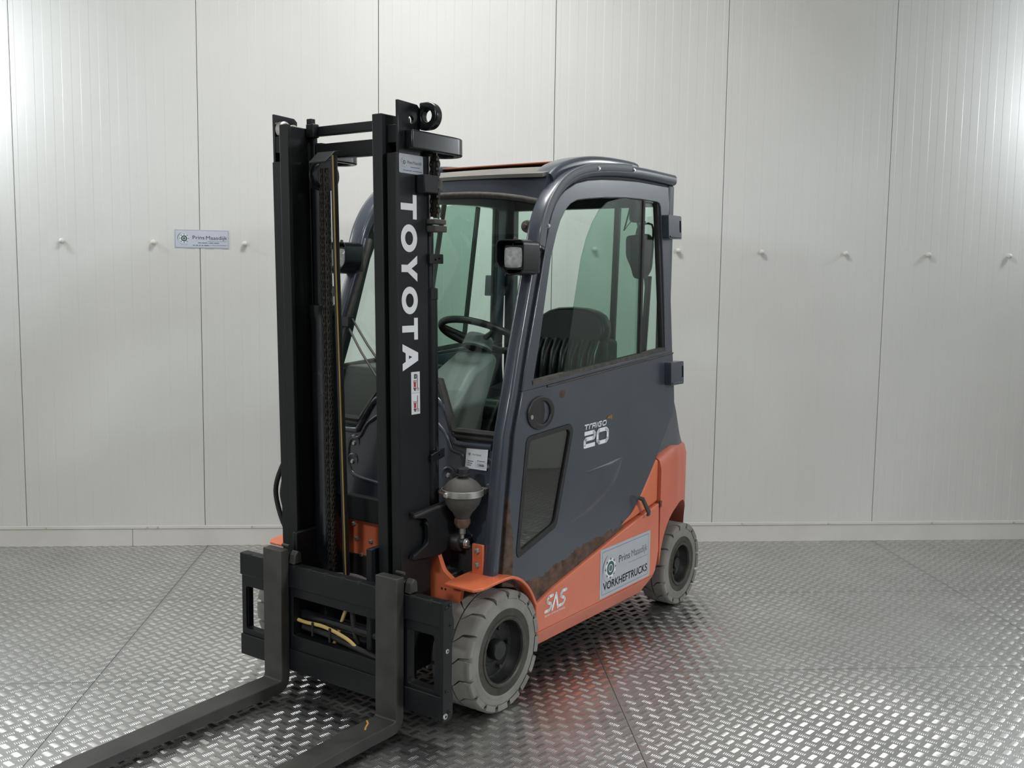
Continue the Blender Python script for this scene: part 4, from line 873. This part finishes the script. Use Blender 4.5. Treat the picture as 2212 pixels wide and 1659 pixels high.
# ---------------- mast (tilted slightly forward; built upright, sheared by XF)
TILT = 0.022
XF[0] = lambda p: (p[0] + TILT * (p[2] - 1.0), p[1], p[2])
ZB_, ZO, ZI = 0.11, 1.995, 2.125
rails = {}
for sg_ in (1, -1):
    Yv = lambda a: sg_ * a
    pl = [(0.305, 0.305), (0.305, 0.262), (0.287, 0.262), (0.287, 0.288), (0.163, 0.288), (0.163, 0.262), (0.145, 0.262), (0.145, 0.305)]
    rail = prism('outer_mast_rail', [(a, Yv(b)) for a, b in pl], pxy(0.16, ZO), 'black', truck, 30, 0.003)
    rails[sg_] = rail
    pl = [(0.316, 0.252), (0.316, 0.208), (0.298, 0.208), (0.298, 0.236), (0.185, 0.236), (0.185, 0.208), (0.167, 0.208), (0.167, 0.252)]
    inner = prism('inner_mast_rail', [(a, Yv(b)) for a, b in pl], pxy(ZB_, ZI), 'black', truck, 30, 0.003)
    # top plate with hole, lifting eye and rear strap
    pt = prism('mast_top_plate', [[(0.176, 1.975), (0.288, 1.975), (0.288, 2.170), (0.190, 2.166), (0.176, 2.155)], circle2(0.222, 2.112, 0.013, 14)], pxz(Yv(0.302 if sg_ > 0 else 0.318), Yv(0.290 if sg_ > 0 else 0.306)), 'blackgloss', inner, 30, 0.0015)
    MB().box(0.168, 0.286, Yv(0.252), Yv(0.291 if sg_ > 0 else 0.307), 2.03, 2.09).build('plate_spacer', 'black', inner, 30, 0.002)
    if sg_ == 1:
        prism('lifting_eye', [[(0.302 + a, 2.128 + b) for a, b in [(0.0, 0.046)] + [(0.034 + 0.046 * math.cos(t), 0.046 * math.sin(t)) for t in [math.radians(90 - 180 * i / 14) for i in range(15)]] + [(0.0, -0.046)]], circle2(0.334, 2.128, 0.022, 18)], pyz(0.182, 0.150), 'blackgloss', inner, 30, 0.006, 3)
    else:
        box('rail_stop', 0.150, 0.172, Yv(0.262), Yv(0.235), 2.075, 2.165, 'black', inner, 0.003)
        MB().lathe([(0, -0.012), (0.026, -0.012), (0.030, -0.008), (0.030, 0.012), (0.026, 0.016), (0, 0.016)], (0.262, Yv(0.290), 2.115), 'y', 20).build('mast_roller', 'steel', inner, 40)
        MB().lathe([(0, 0.0), (0.024, 0.0), (0.026, 0.004), (0.026, 0.02), (0, 0.022)], (0.250, Yv(0.262), 2.105), 'y', 18).build('roller_cap', 'roller', inner, 40)
    outer = [(0.262, Yv(0.336)), (0.262, Yv(0.304)), (0.236, Yv(0.304))]
    R_, r_ = 0.074, 0.050; cx_, cy_ = 0.010, 0.262
    o_ = [(0.255, Yv(0.336)), (cx_, Yv(0.336))] + [(cx_ - R_ * math.sin(math.radians(t)), Yv(cy_ + R_ * math.cos(math.radians(t)))) for t in range(15, 180, 15)] + [(cx_, Yv(0.188)), (0.165, Yv(0.188)), (0.165, Yv(0.206)), (0.255, Yv(0.306))]
    i_ = [(0.150, Yv(0.312)), (cx_, Yv(0.312))] + [(cx_ - r_ * math.sin(math.radians(t)), Yv(cy_ + r_ * math.cos(math.radians(t)))) for t in range(20, 180, 20)] + [(cx_, Yv(0.212)), (0.150, Yv(0.212))]
    prism('cylinder_strap', [o_, i_], pxy(2.012, 2.074), 'blackgloss', inner, 35, 0.005, 3)
    # lift cylinder behind the rail
    MB().lathe([(0, 0.13), (0.036, 0.13), (0.036, 1.50), (0.038, 1.502), (0.038, 1.54), (0.024, 1.545), (0.024, 2.02), (0, 2.02)], (0.098, Yv(0.262), 0), 'z', 20).build('lift_cylinder', 'blackgloss', truck, 40)
# cross members
box('mast_cross_member', 0.150, 0.176, -0.236, 0.236, 2.098, 2.132, 'black', truck, 0.003)
MB().box(0.145, 0.176, -0.288, 0.288, 2.012, 2.068).build('mast_cross_member', 'black', truck, 35, 0.003)
MB().box(0.170, 0.20, -0.236, -0.195, 2.090, 2.140).build('cross_member_lug', 'black', truck, 35, 0.004)
box('mast_cross_member', 0.145, 0.170, -0.30, 0.30, 0.655, 0.748, 'black', truck, 0.004)
box('mast_cross_member', 0.150, 0.185, -0.236, 0.236, 1.06, 1.10, 'black', truck, 0.004).location.z = -0.85
box('mast_cross_member', 0.145, 0.285, -0.288, 0.288, 0.17, 0.24, 'black', truck, 0.004)
# free-lift cylinder, chain sheave and guard
fl = MB().lathe([(0, 0.20), (0.050, 0.20), (0.050, 1.42), (0.054, 1.425), (0.054, 1.47), (0.034, 1.475), (0.034, 1.93), (0, 1.93)], (0.195, -0.165, 0), 'z', 24).build('free_lift_cylinder', 'blackgloss', truck, 40)
MB().lathe([(0, -0.022), (0.055, -0.022), (0.055, -0.016), (0.046, -0.013), (0.046, 0.013), (0.055, 0.016), (0.055, 0.022), (0, 0.022)], (0.215, -0.128, 1.945), 'y', 26).build('chain_sheave', 'blackgloss', truck, 40)
MB().box(0.155, 0.215, -0.205, -0.150, 1.90, 2.00).build('sheave_carrier', 'black', truck, 35, 0.004)
prism('chain_guard', [(0.215, 2.030), (0.245, 2.026), (0.292, 1.985), (0.290, 1.980), (0.243, 2.020), (0.215, 2.024)], pxz(-0.128, -0.042), 'black', truck, 30, 0.0015)
# carriage chain: individual plates and pins
def chain(x, y, z0, z1, name):
    pitch = 0.0127 * 1.25; n = int((z1 - z0) / pitch)
    root = MB().box(x - 0.004, x + 0.004, y - 0.010, y + 0.010, z0, z1).build(name, 'chain', truck, 0)
    lm = None
    for k in range(n):
        z = z0 + (k + 0.5) * pitch; wide = 0.017 if k % 2 else 0.012
        if k < 2:
            b = MB()
            for q in (-wide, -wide * 0.45, wide * 0.45, wide): b.add(*[[(x + (0.0085 if abs(j) < 2 else 0.0055) * s_, y + q + e, z + j * pitch * 0.33) for e in (-0.0015, 0.0015) for s_, j in ((1, -2), (1, 0), (1, 2), (-1, 2), (-1, 0), (-1, -2))], [(0, 1, 2, 3, 4, 5), (11, 10, 9, 8, 7, 6)] + [(i, (i + 1) % 6, 6 + (i + 1) % 6, 6 + i) for i in range(6)]][0:2])
            b.tube([(x, y - wide - 0.003, z + pitch * 0.5), (x, y + wide + 0.003, z + pitch * 0.5)], 0.0042, 6, side=(1, 0, 0))
            o = b.build('chain_link', 'chain', root, 30); lm = (lm or []) + [(o, z)]
        else:
            src, zs = lm[k % 2]; o = src.copy(); COL.objects.link(o); o.location = (TILT * (z - zs), 0, z - zs)
chain(0.262, -0.078, 0.47, 1.965, 'lift_chain')
hs = MB().tube([(0.275, -0.016, 2.005), (0.278, -0.010, 1.6), (0.280, 0.000, 1.2), (0.285, 0.012, 0.8), (0.29, 0.022, 0.44)], 0.0125, 10).build('mast_hose', 'rubber', truck, 50)
MB().tube([(0.2895, -0.007, 2.005), (0.2925, 0.001, 1.6), (0.2945, 0.011, 1.2), (0.2995, 0.022, 0.8), (0.3045, 0.032, 0.44)], 0.0026, 6).build('hose_stripe', 'yellow', hs, 50)
XFs = XF[0]
chain(0.118, 0.318, 1.79, 2.01, 'anchor_chain')
# things on the near outer rail
rail = rails[1]
d = Decal(); L0, L1 = 0.203, 0.285                 # vertical lettering: up = rearwards, reading downwards
up = lambda a: a                                   # (u down the mast, v towards the rear) from v 0 (front) to 0.082
VH = L1 - L0; th = 0.021
def T_(u0, u1): 
    c_ = (u0 + u1) / 2; d.rect(u0, u1, VH - th * 0.95, VH, 'letter', 1); d.rect(c_ - 0.0115, c_ + 0.0115, 0, VH - th * 0.95, 'letter', 1)
def O_(u0, u1): d.poly([circle2((u0 + u1) / 2, VH / 2, (u1 - u0) / 2, 36, VH / 2 + 0.001), circle2((u0 + u1) / 2, VH / 2, (u1 - u0) / 2 - 0.0235, 30, VH / 2 - 0.0205)], 'letter', 1)
def Y_(u0, u1):
    c_ = (u0 + u1) / 2; w = 0.0125
    d.poly([(c_ - w, 0), (c_ + w, 0), (c_ + w, 0.032), (u1, VH), (u1 - 0.028, VH), (c_, 0.052), (u0 + 0.028, VH), (u0, VH), (c_ - w, 0.032)], 'letter', 1)
def A_(u0, u1):
    c_ = (u0 + u1) / 2
    d.poly([[(u0, 0), (u0 + 0.025, 0), (u0 + 0.032, 0.016), (u1 - 0.032, 0.016), (u1 - 0.025, 0), (u1, 0), (c_ + 0.014, VH), (c_ - 0.014, VH)], [(c_ - 0.0065, 0.033), (c_ + 0.0065, 0.033), (c_, 0.050)]], 'letter', 1)
Z0 = 1.860
T_(0.000, 0.083); O_(0.101, 0.195); Y_(0.206, 0.296); O_(0.313, 0.408); T_(0.421, 0.497); A_(0.510, 0.604)
d.build('brand_lettering', (L1, 0.3052, Z0), (0, 0, -1), (-1, 0, 0), rail)
d = Decal(); d.poly(rrect(0, 0.124, 0, 0.064, 0.005), 'sticker', 0); d.gear(0.026, 0.036, 0.0085)
d.text('Prins', 0.043, 0.033, 0.0105, 'blueink', 0.024).text('Maasdijk', 0.071, 0.033, 0.0105, 'ink2', 0.046)
for a, b, c_ in ((0.058, 0.107, 0.021), (0.018, 0.066, 0.0085), (0.070, 0.118, 0.0085)): d.rect(a, b, c_, c_ + 0.0022, 'blueink', 1)
d.build('company_sticker', (0.2905, 0.3052, 1.930), (-1, 0, 0), (0, 0, 1), rail)
d = Decal(); d.rect(0, 0.046, 0, 0.150, 'white', 0); d.rect(0.003, 0.043, 0.0745, 0.0765, 'sticker', 1)
for v0, load in ((0.080, True), (0.006, False)):
    d.rect(0.031, 0.034, v0 + 0.010, v0 + 0.060, 'ink', 2)                                   # mast line
    d.arc(0.0355, v0 + 0.008, 0.004, 0.0017, 0, 360, 'ink', 2, 14)                            # wheel ring
    if load: d.rect(0.015, 0.029, v0 + 0.046, v0 + 0.062, 'ink', 2).stroke([(0.019, v0 + 0.050), (0.026, v0 + 0.058)], 0.001, 'white', 3, 6).stroke([(0.026, v0 + 0.050), (0.019, v0 + 0.058)], 0.001, 'white', 3, 6)
    b0 = v0 + (0.0 if load else 0.0)
    d.poly(circle2(0.019, b0 + 0.038, 0.0027, 12), 'ink', 2)                                  # person figure
    d.poly([(0.013, b0 + 0.034), (0.025, b0 + 0.034), (0.0245, b0 + 0.018), (0.0135, b0 + 0.018)], 'red', 2)
    d.stroke([(0.0135, b0 + 0.032), (0.0105, b0 + 0.040)], 0.0024, 'red', 2, 6).stroke([(0.0245, b0 + 0.032), (0.0275, b0 + 0.040)], 0.0024, 'red', 2, 6)
    d.stroke([(0.0165, b0 + 0.019), (0.0125, b0 + 0.010)], 0.0034, 'red', 2, 6).stroke([(0.0215, b0 + 0.019), (0.0255, b0 + 0.010)], 0.0034, 'red', 2, 6)
    d.rect(0.0155, 0.0225, b0 + 0.003, b0 + 0.013, 'ink', 2)
    if not load: d.stroke([(0.020, b0 + 0.004), (0.030, b0 + 0.004)], 0.0015, 'amber', 3, 6)
d.build('safety_sticker', (0.2415, 0.3052, 1.100), (-1, 0, 0), (0, 0, 1), rail)
# sensor box and brackets on the rail's rear edge
sb = box('limit_switch_box', 0.130, 0.205, 0.305, 0.345, 1.868, 1.930, 'black', rail, 0.004)
MB().box(0.095, 0.130, 0.325, 0.334, 1.880, 1.925).build('switch_plate', 'rimlip', rail, 35, 0.002)
MB().box(0.085, 0.150, 0.295, 0.345, 1.738, 1.760).box(0.085, 0.150, 0.300, 0.342, 1.765, 1.782).build('hose_clamp_block', 'dulliron', rail, 35, 0.003)
for x in (0.140, 0.098): bolt('clamp_bolt', (x, 0.320, 1.782), (0, 0, 1), 0.006, 0.008, 'steel', rail)
o = prism('bracket_tab', [rrect(0.075, 0.150, 1.628, 1.662, 0.004), circle2(0.118, 1.642, 0.004, 10), circle2(0.098, 1.646, 0.004, 10)], pxz(0.318, 0.308), 'blackgloss', rail, 35, 0.001)
o = prism('bracket_tab', [[(0.075, 0.930), (0.150, 0.915), (0.150, 0.945), (0.075, 0.962)], circle2(0.105, 0.940, 0.004, 10)], pxz(0.318, 0.308), 'blackgloss', rail, 35, 0.001)
for zz in (1.20, 0.925):                           # hose clamps on the far rail
    MB().box(0.21, 0.25, -0.322, -0.305, zz, zz + 0.025).build('hose_clamp', 'black', rails[-1], 35, 0.002)
    bolt('clamp_bolt', (0.23, -0.322, zz + 0.0125), (0, -1, 0), 0.005, 0.006, 'steel', rails[-1])
MB().tube([(0.20, -0.315, 0.96), (0.20, -0.385, 0.87), (0.20, -0.448, 0.76), (0.20, -0.452, 0.68), (0.20, -0.405, 0.575), (0.20, -0.33, 0.52)], 0.0105, 8, sm=4).tube([(0.18, -0.30, 0.92), (0.19, -0.385, 0.83), (0.19, -0.425, 0.74), (0.19, -0.425, 0.68), (0.19, -0.385, 0.60), (0.19, -0.31, 0.56)], 0.0105, 8, sm=4).build('side_hose', 'rubber', truck, 50)
# tilt bracket on each outer rail: plate with C-shaped weld and the tilt-cylinder eye
for sg_ in (1, -1):
    Yv = lambda a: sg_ * a
    C_ = [(0.260, 0.752), (0.030, 0.765), (0.030, 0.600), (0.120, 0.572), (0.165, 0.575), (0.268, 0.585), (0.262, 0.600), (0.195, 0.622), (0.182, 0.640), (0.182, 0.705), (0.196, 0.722), (0.258, 0.735)]
    tb = prism('tilt_bracket', C_, pxz(Yv(0.330), Yv(0.306)), 'black', rails[sg_], 35, 0.003)
    MB().tube([(0.262, Yv(0.331), 0.742), (0.145, Yv(0.331), 0.752), (0.032, Yv(0.331), 0.762)], 0.006, 6).build('weld_bead', 'fork', rails[sg_], 40)
    MB().tube([(0.200, Yv(0.326), 0.712), (0.183, Yv(0.328), 0.695), (0.181, Yv(0.328), 0.648), (0.196, Yv(0.326), 0.622), (0.262, Yv(0.322), 0.595)], 0.007, 6, sm=3).build('weld_bead', 'black', rails[sg_], 40)
    MB().lathe([(0, sg_ * 0.062), (0.014, sg_ * 0.060), (0.019, sg_ * 0.050), (0.019, sg_ * 0.046), (0.033, sg_ * 0.044), (0.036, sg_ * 0.038), (0.036, 0.0), (0, 0.0)], (0.040, Yv(0.325), 0.610), 'y', 24).build('tilt_cylinder_eye', 'plastic', rails[sg_], 40)
    bolt('tilt_pin_bolt', (0.040, Yv(0.386), 0.610), (0, sg_, 0), 0.013, 0.010, 'steel', rails[sg_], False)
    bolt('pin_lock_bolt', (0.022, Yv(0.368), 0.595), (0, sg_, 0), 0.007, 0.012, 'steel', rails[sg_])
    MB().lathe([(0, 0.0), (0.028, 0.0), (0.028, -0.24), (0.02, -0.25), (0, -0.25)], (0.01, Yv(0.345), 0.600), 'x', 18).build('tilt_cylinder', 'blackgloss', rails[sg_], 40)
XF[0] = lambda p: p

# ---------------- fork carriage and forks
CL, CR, CX = -0.456, 0.556, 0.380
car = prism('fork_carriage', [[(CL + 0.002, 0.104), (CR - 0.002, 0.104), (CR - 0.002, 0.503), (CL + 0.002, 0.503)],
      rrect(CL + 0.026, -0.285, 0.205, 0.375, 0.010), rrect(-0.165, 0.285, 0.235, 0.385, 0.006), rrect(0.405, CR - 0.035, 0.195, 0.385, 0.010)], pyz(CX - 0.007, CX - 0.042), 'black', truck, 30, 0.002)
bu = MB().box(CX - 0.040, CX, CL, CR, 0.420, 0.507).build('upper_fork_bar', 'black', car, 30, 0.003)
bl = MB().box(CX - 0.040, CX, CL, CR, 0.100, 0.182).build('lower_fork_bar', 'black', car, 30, 0.003)
for k in range(12):                                # black blocks paint the shade in latch notches along the top bar
    y = CL + 0.050 + k * 0.0825
    MB().box(CX - 0.012, CX + 0.0006, y, y + 0.014, 0.4985, 0.5076).build('latch_notch_shade', 'rubber', car, 0)
MB().box(CX - 0.042, CX - 0.016, CL + 0.001, CL + 0.028, 0.13, 0.48).build('carriage_end_plate', 'black', car, 30, 0.002)
ep = prism('carriage_end_plate', round_poly([(CX + 0.001, 0.098), (CX + 0.001, 0.508), (0.338, 0.510), (0.334, 0.455), (0.326, 0.44), (0.326, 0.40), (0.334, 0.385), (0.336, 0.20), (0.328, 0.18), (0.330, 0.105), (0.345, 0.094)], 0.006), pxz(CR + 0.012, CR), 'black', car, 30, 0.002)
for x, z, mt, r_ in ((0.368, 0.488, 'rubber', 0.006), (0.348, 0.492, 'rubber', 0.006), (0.362, 0.340, 'steel', 0.008), (0.362, 0.200, 'rubber', 0.006), (0.370, 0.116, 'steel', 0.010), (0.350, 0.126, 'rubber', 0.006), (0.345, 0.425, 'rubber', 0.004)):
    MB().lathe([(r_ * 0.45, 0.0012), (r_ * 0.5, 0.004), (r_, 0.003), (r_ * 1.05, 0.0)], (x, CR + 0.012, z), 'y', 14).build('end_plate_screw', mt, car, 40)
# inner carriage: side brackets with rollers between the rails
for sg_ in (1, -1):
    MB().box(0.225, CX - 0.04, sg_ * 0.178, sg_ * 0.200, 0.10, 0.62).build('carriage_bracket', 'black', car, 30, 0.004)
    for z in (0.16, 0.47): MB().lathe([(0, 0.0), (0.040, 0.0), (0.043, 0.004), (0.043, 0.026), (0.030, 0.028), (0, 0.028)], (0.240, sg_ * 0.200 - (0.0 if sg_ > 0 else 0.028), z), 'y', 20).build('carriage_roller', 'dulliron', car, 40)
# sideshift cylinder, hoses
MB().tube([(0.315, -0.30, 0.300), (0.315, 0.32, 0.300)], 0.020, 14).build('sideshift_cylinder', 'blackgloss', car, 40)
MB().tube([(0.345, -0.205, 0.292), (0.348, -0.13, 0.288), (0.35, -0.02, 0.292), (0.35, 0.09, 0.273), (0.345, 0.14, 0.245)], 0.0068, 8, sm=4).build('yellow_hose', 'hoseyellow', car, 50)
MB().tube([(0.340, -0.235, 0.296), (0.345, -0.205, 0.292)], 0.011, 10).build('hose_fitting', 'rimlip', car, 40)
MB().tube([(0.335, -0.15, 0.262), (0.340, -0.02, 0.262), (0.345, 0.10, 0.250), (0.345, 0.24, 0.232), (0.345, 0.275, 0.226)], 0.011, 8, sm=4).build('carriage_hose', 'rubber', car, 50)
MB().tube([(0.345, 0.262, 0.228), (0.345, 0.285, 0.224)], 0.013, 10).build('hose_fitting', 'roller', car, 40)
MB().tube([(0.31, 0.065, 0.40), (0.32, 0.030, 0.30), (0.32, 0.02, 0.26), (0.31, -0.02, 0.21)], 0.007, 8, sm=3).build('yellow_hose', 'hoseyellow', car, 50)
MB().tube([(0.31, 0.075, 0.41), (0.325, 0.105, 0.30), (0.32, 0.12, 0.25)], 0.010, 8, sm=3).build('carriage_hose', 'rubber', car, 50)
MB().tube([(0.26, -0.06, 0.46), (0.27, 0.06, 0.478), (0.27, 0.15, 0.46), (0.28, 0.20, 0.42)], 0.0105, 8, sm=4).build('carriage_hose', 'dirtrubber', car, 50)
for y, z in ((-0.075, 0.288), (0.015, 0.284)): MB().tube([(0.36, y, z + 0.013), (0.362, y + 0.002, z - 0.038)], 0.0045, 6).build('cable_tie', 'rubber', car, 40)
# forks
for yc in (-0.2245, 0.3465):
    y0, y1 = yc - 0.0485, yc + 0.0485; x0, x1 = CX + 0.001, 0.421
    out = [(x0, 0.567), (x0, 0.075)] + [(x0 + 0.052 - 0.052 * math.cos(math.radians(t)), 0.075 - 0.052 * math.sin(math.radians(t))) for t in (25, 50, 75, 90)]
    out += [(1.20, 0.023), (1.53, 0.028), (1.56, 0.034), (1.53, 0.040), (1.20, 0.054), (0.60, 0.066), (x1 + 0.012, 0.067), (x1 + 0.003, 0.070), (x1, 0.080), (x1, 0.567)]
    v2, f2 = fill_loops([out]); n = len(v2)
    tap = lambda x: 0.0 if x < 1.35 else 0.022 * ((x - 1.35) / 0.21) ** 2
    v = [(a, y1 - tap(a), b) for a, b in v2] + [(a, y0 + tap(a), b) for a, b in v2]; m_ = len(out)
    f = list(f2) + [tuple(i + n for i in q[::-1]) for q in f2] + [(i, (i + 1) % m_, n + (i + 1) % m_, n + i) for i in range(m_)]
    fk = mesh('fork', v, f, 'fork', truck, 30, 0.003)
    box('fork_hook', 0.352, CX + 0.002, yc - 0.045, yc + 0.045, 0.5075, 0.552, 'black', fk, 0.006)
    MB().tube([(0.372, yc + 0.005, 0.575), (0.372, yc + 0.042, 0.575)], 0.006, 8).build('latch_pin', 'rimlip', fk, 40)
    prism('fork_latch', [(0.34, 0.51), (0.38, 0.51), (0.375, 0.545), (0.36, 0.56), (0.345, 0.55)], pxz(yc + 0.076, yc + 0.046), 'fork', fk, 30, 0.004)
    if yc > 0:
        d = Decal(); d.stroke([(0.02, 0.0), (0.035, 0.020), (0.06, 0.033), (0.075, 0.045)], 0.006, 'amber', 1, 6); d.build('paint_smear', (0.452, yc - 0.040, 0.0672), (1, 0, -0.004), (0, 1, 0), fk)
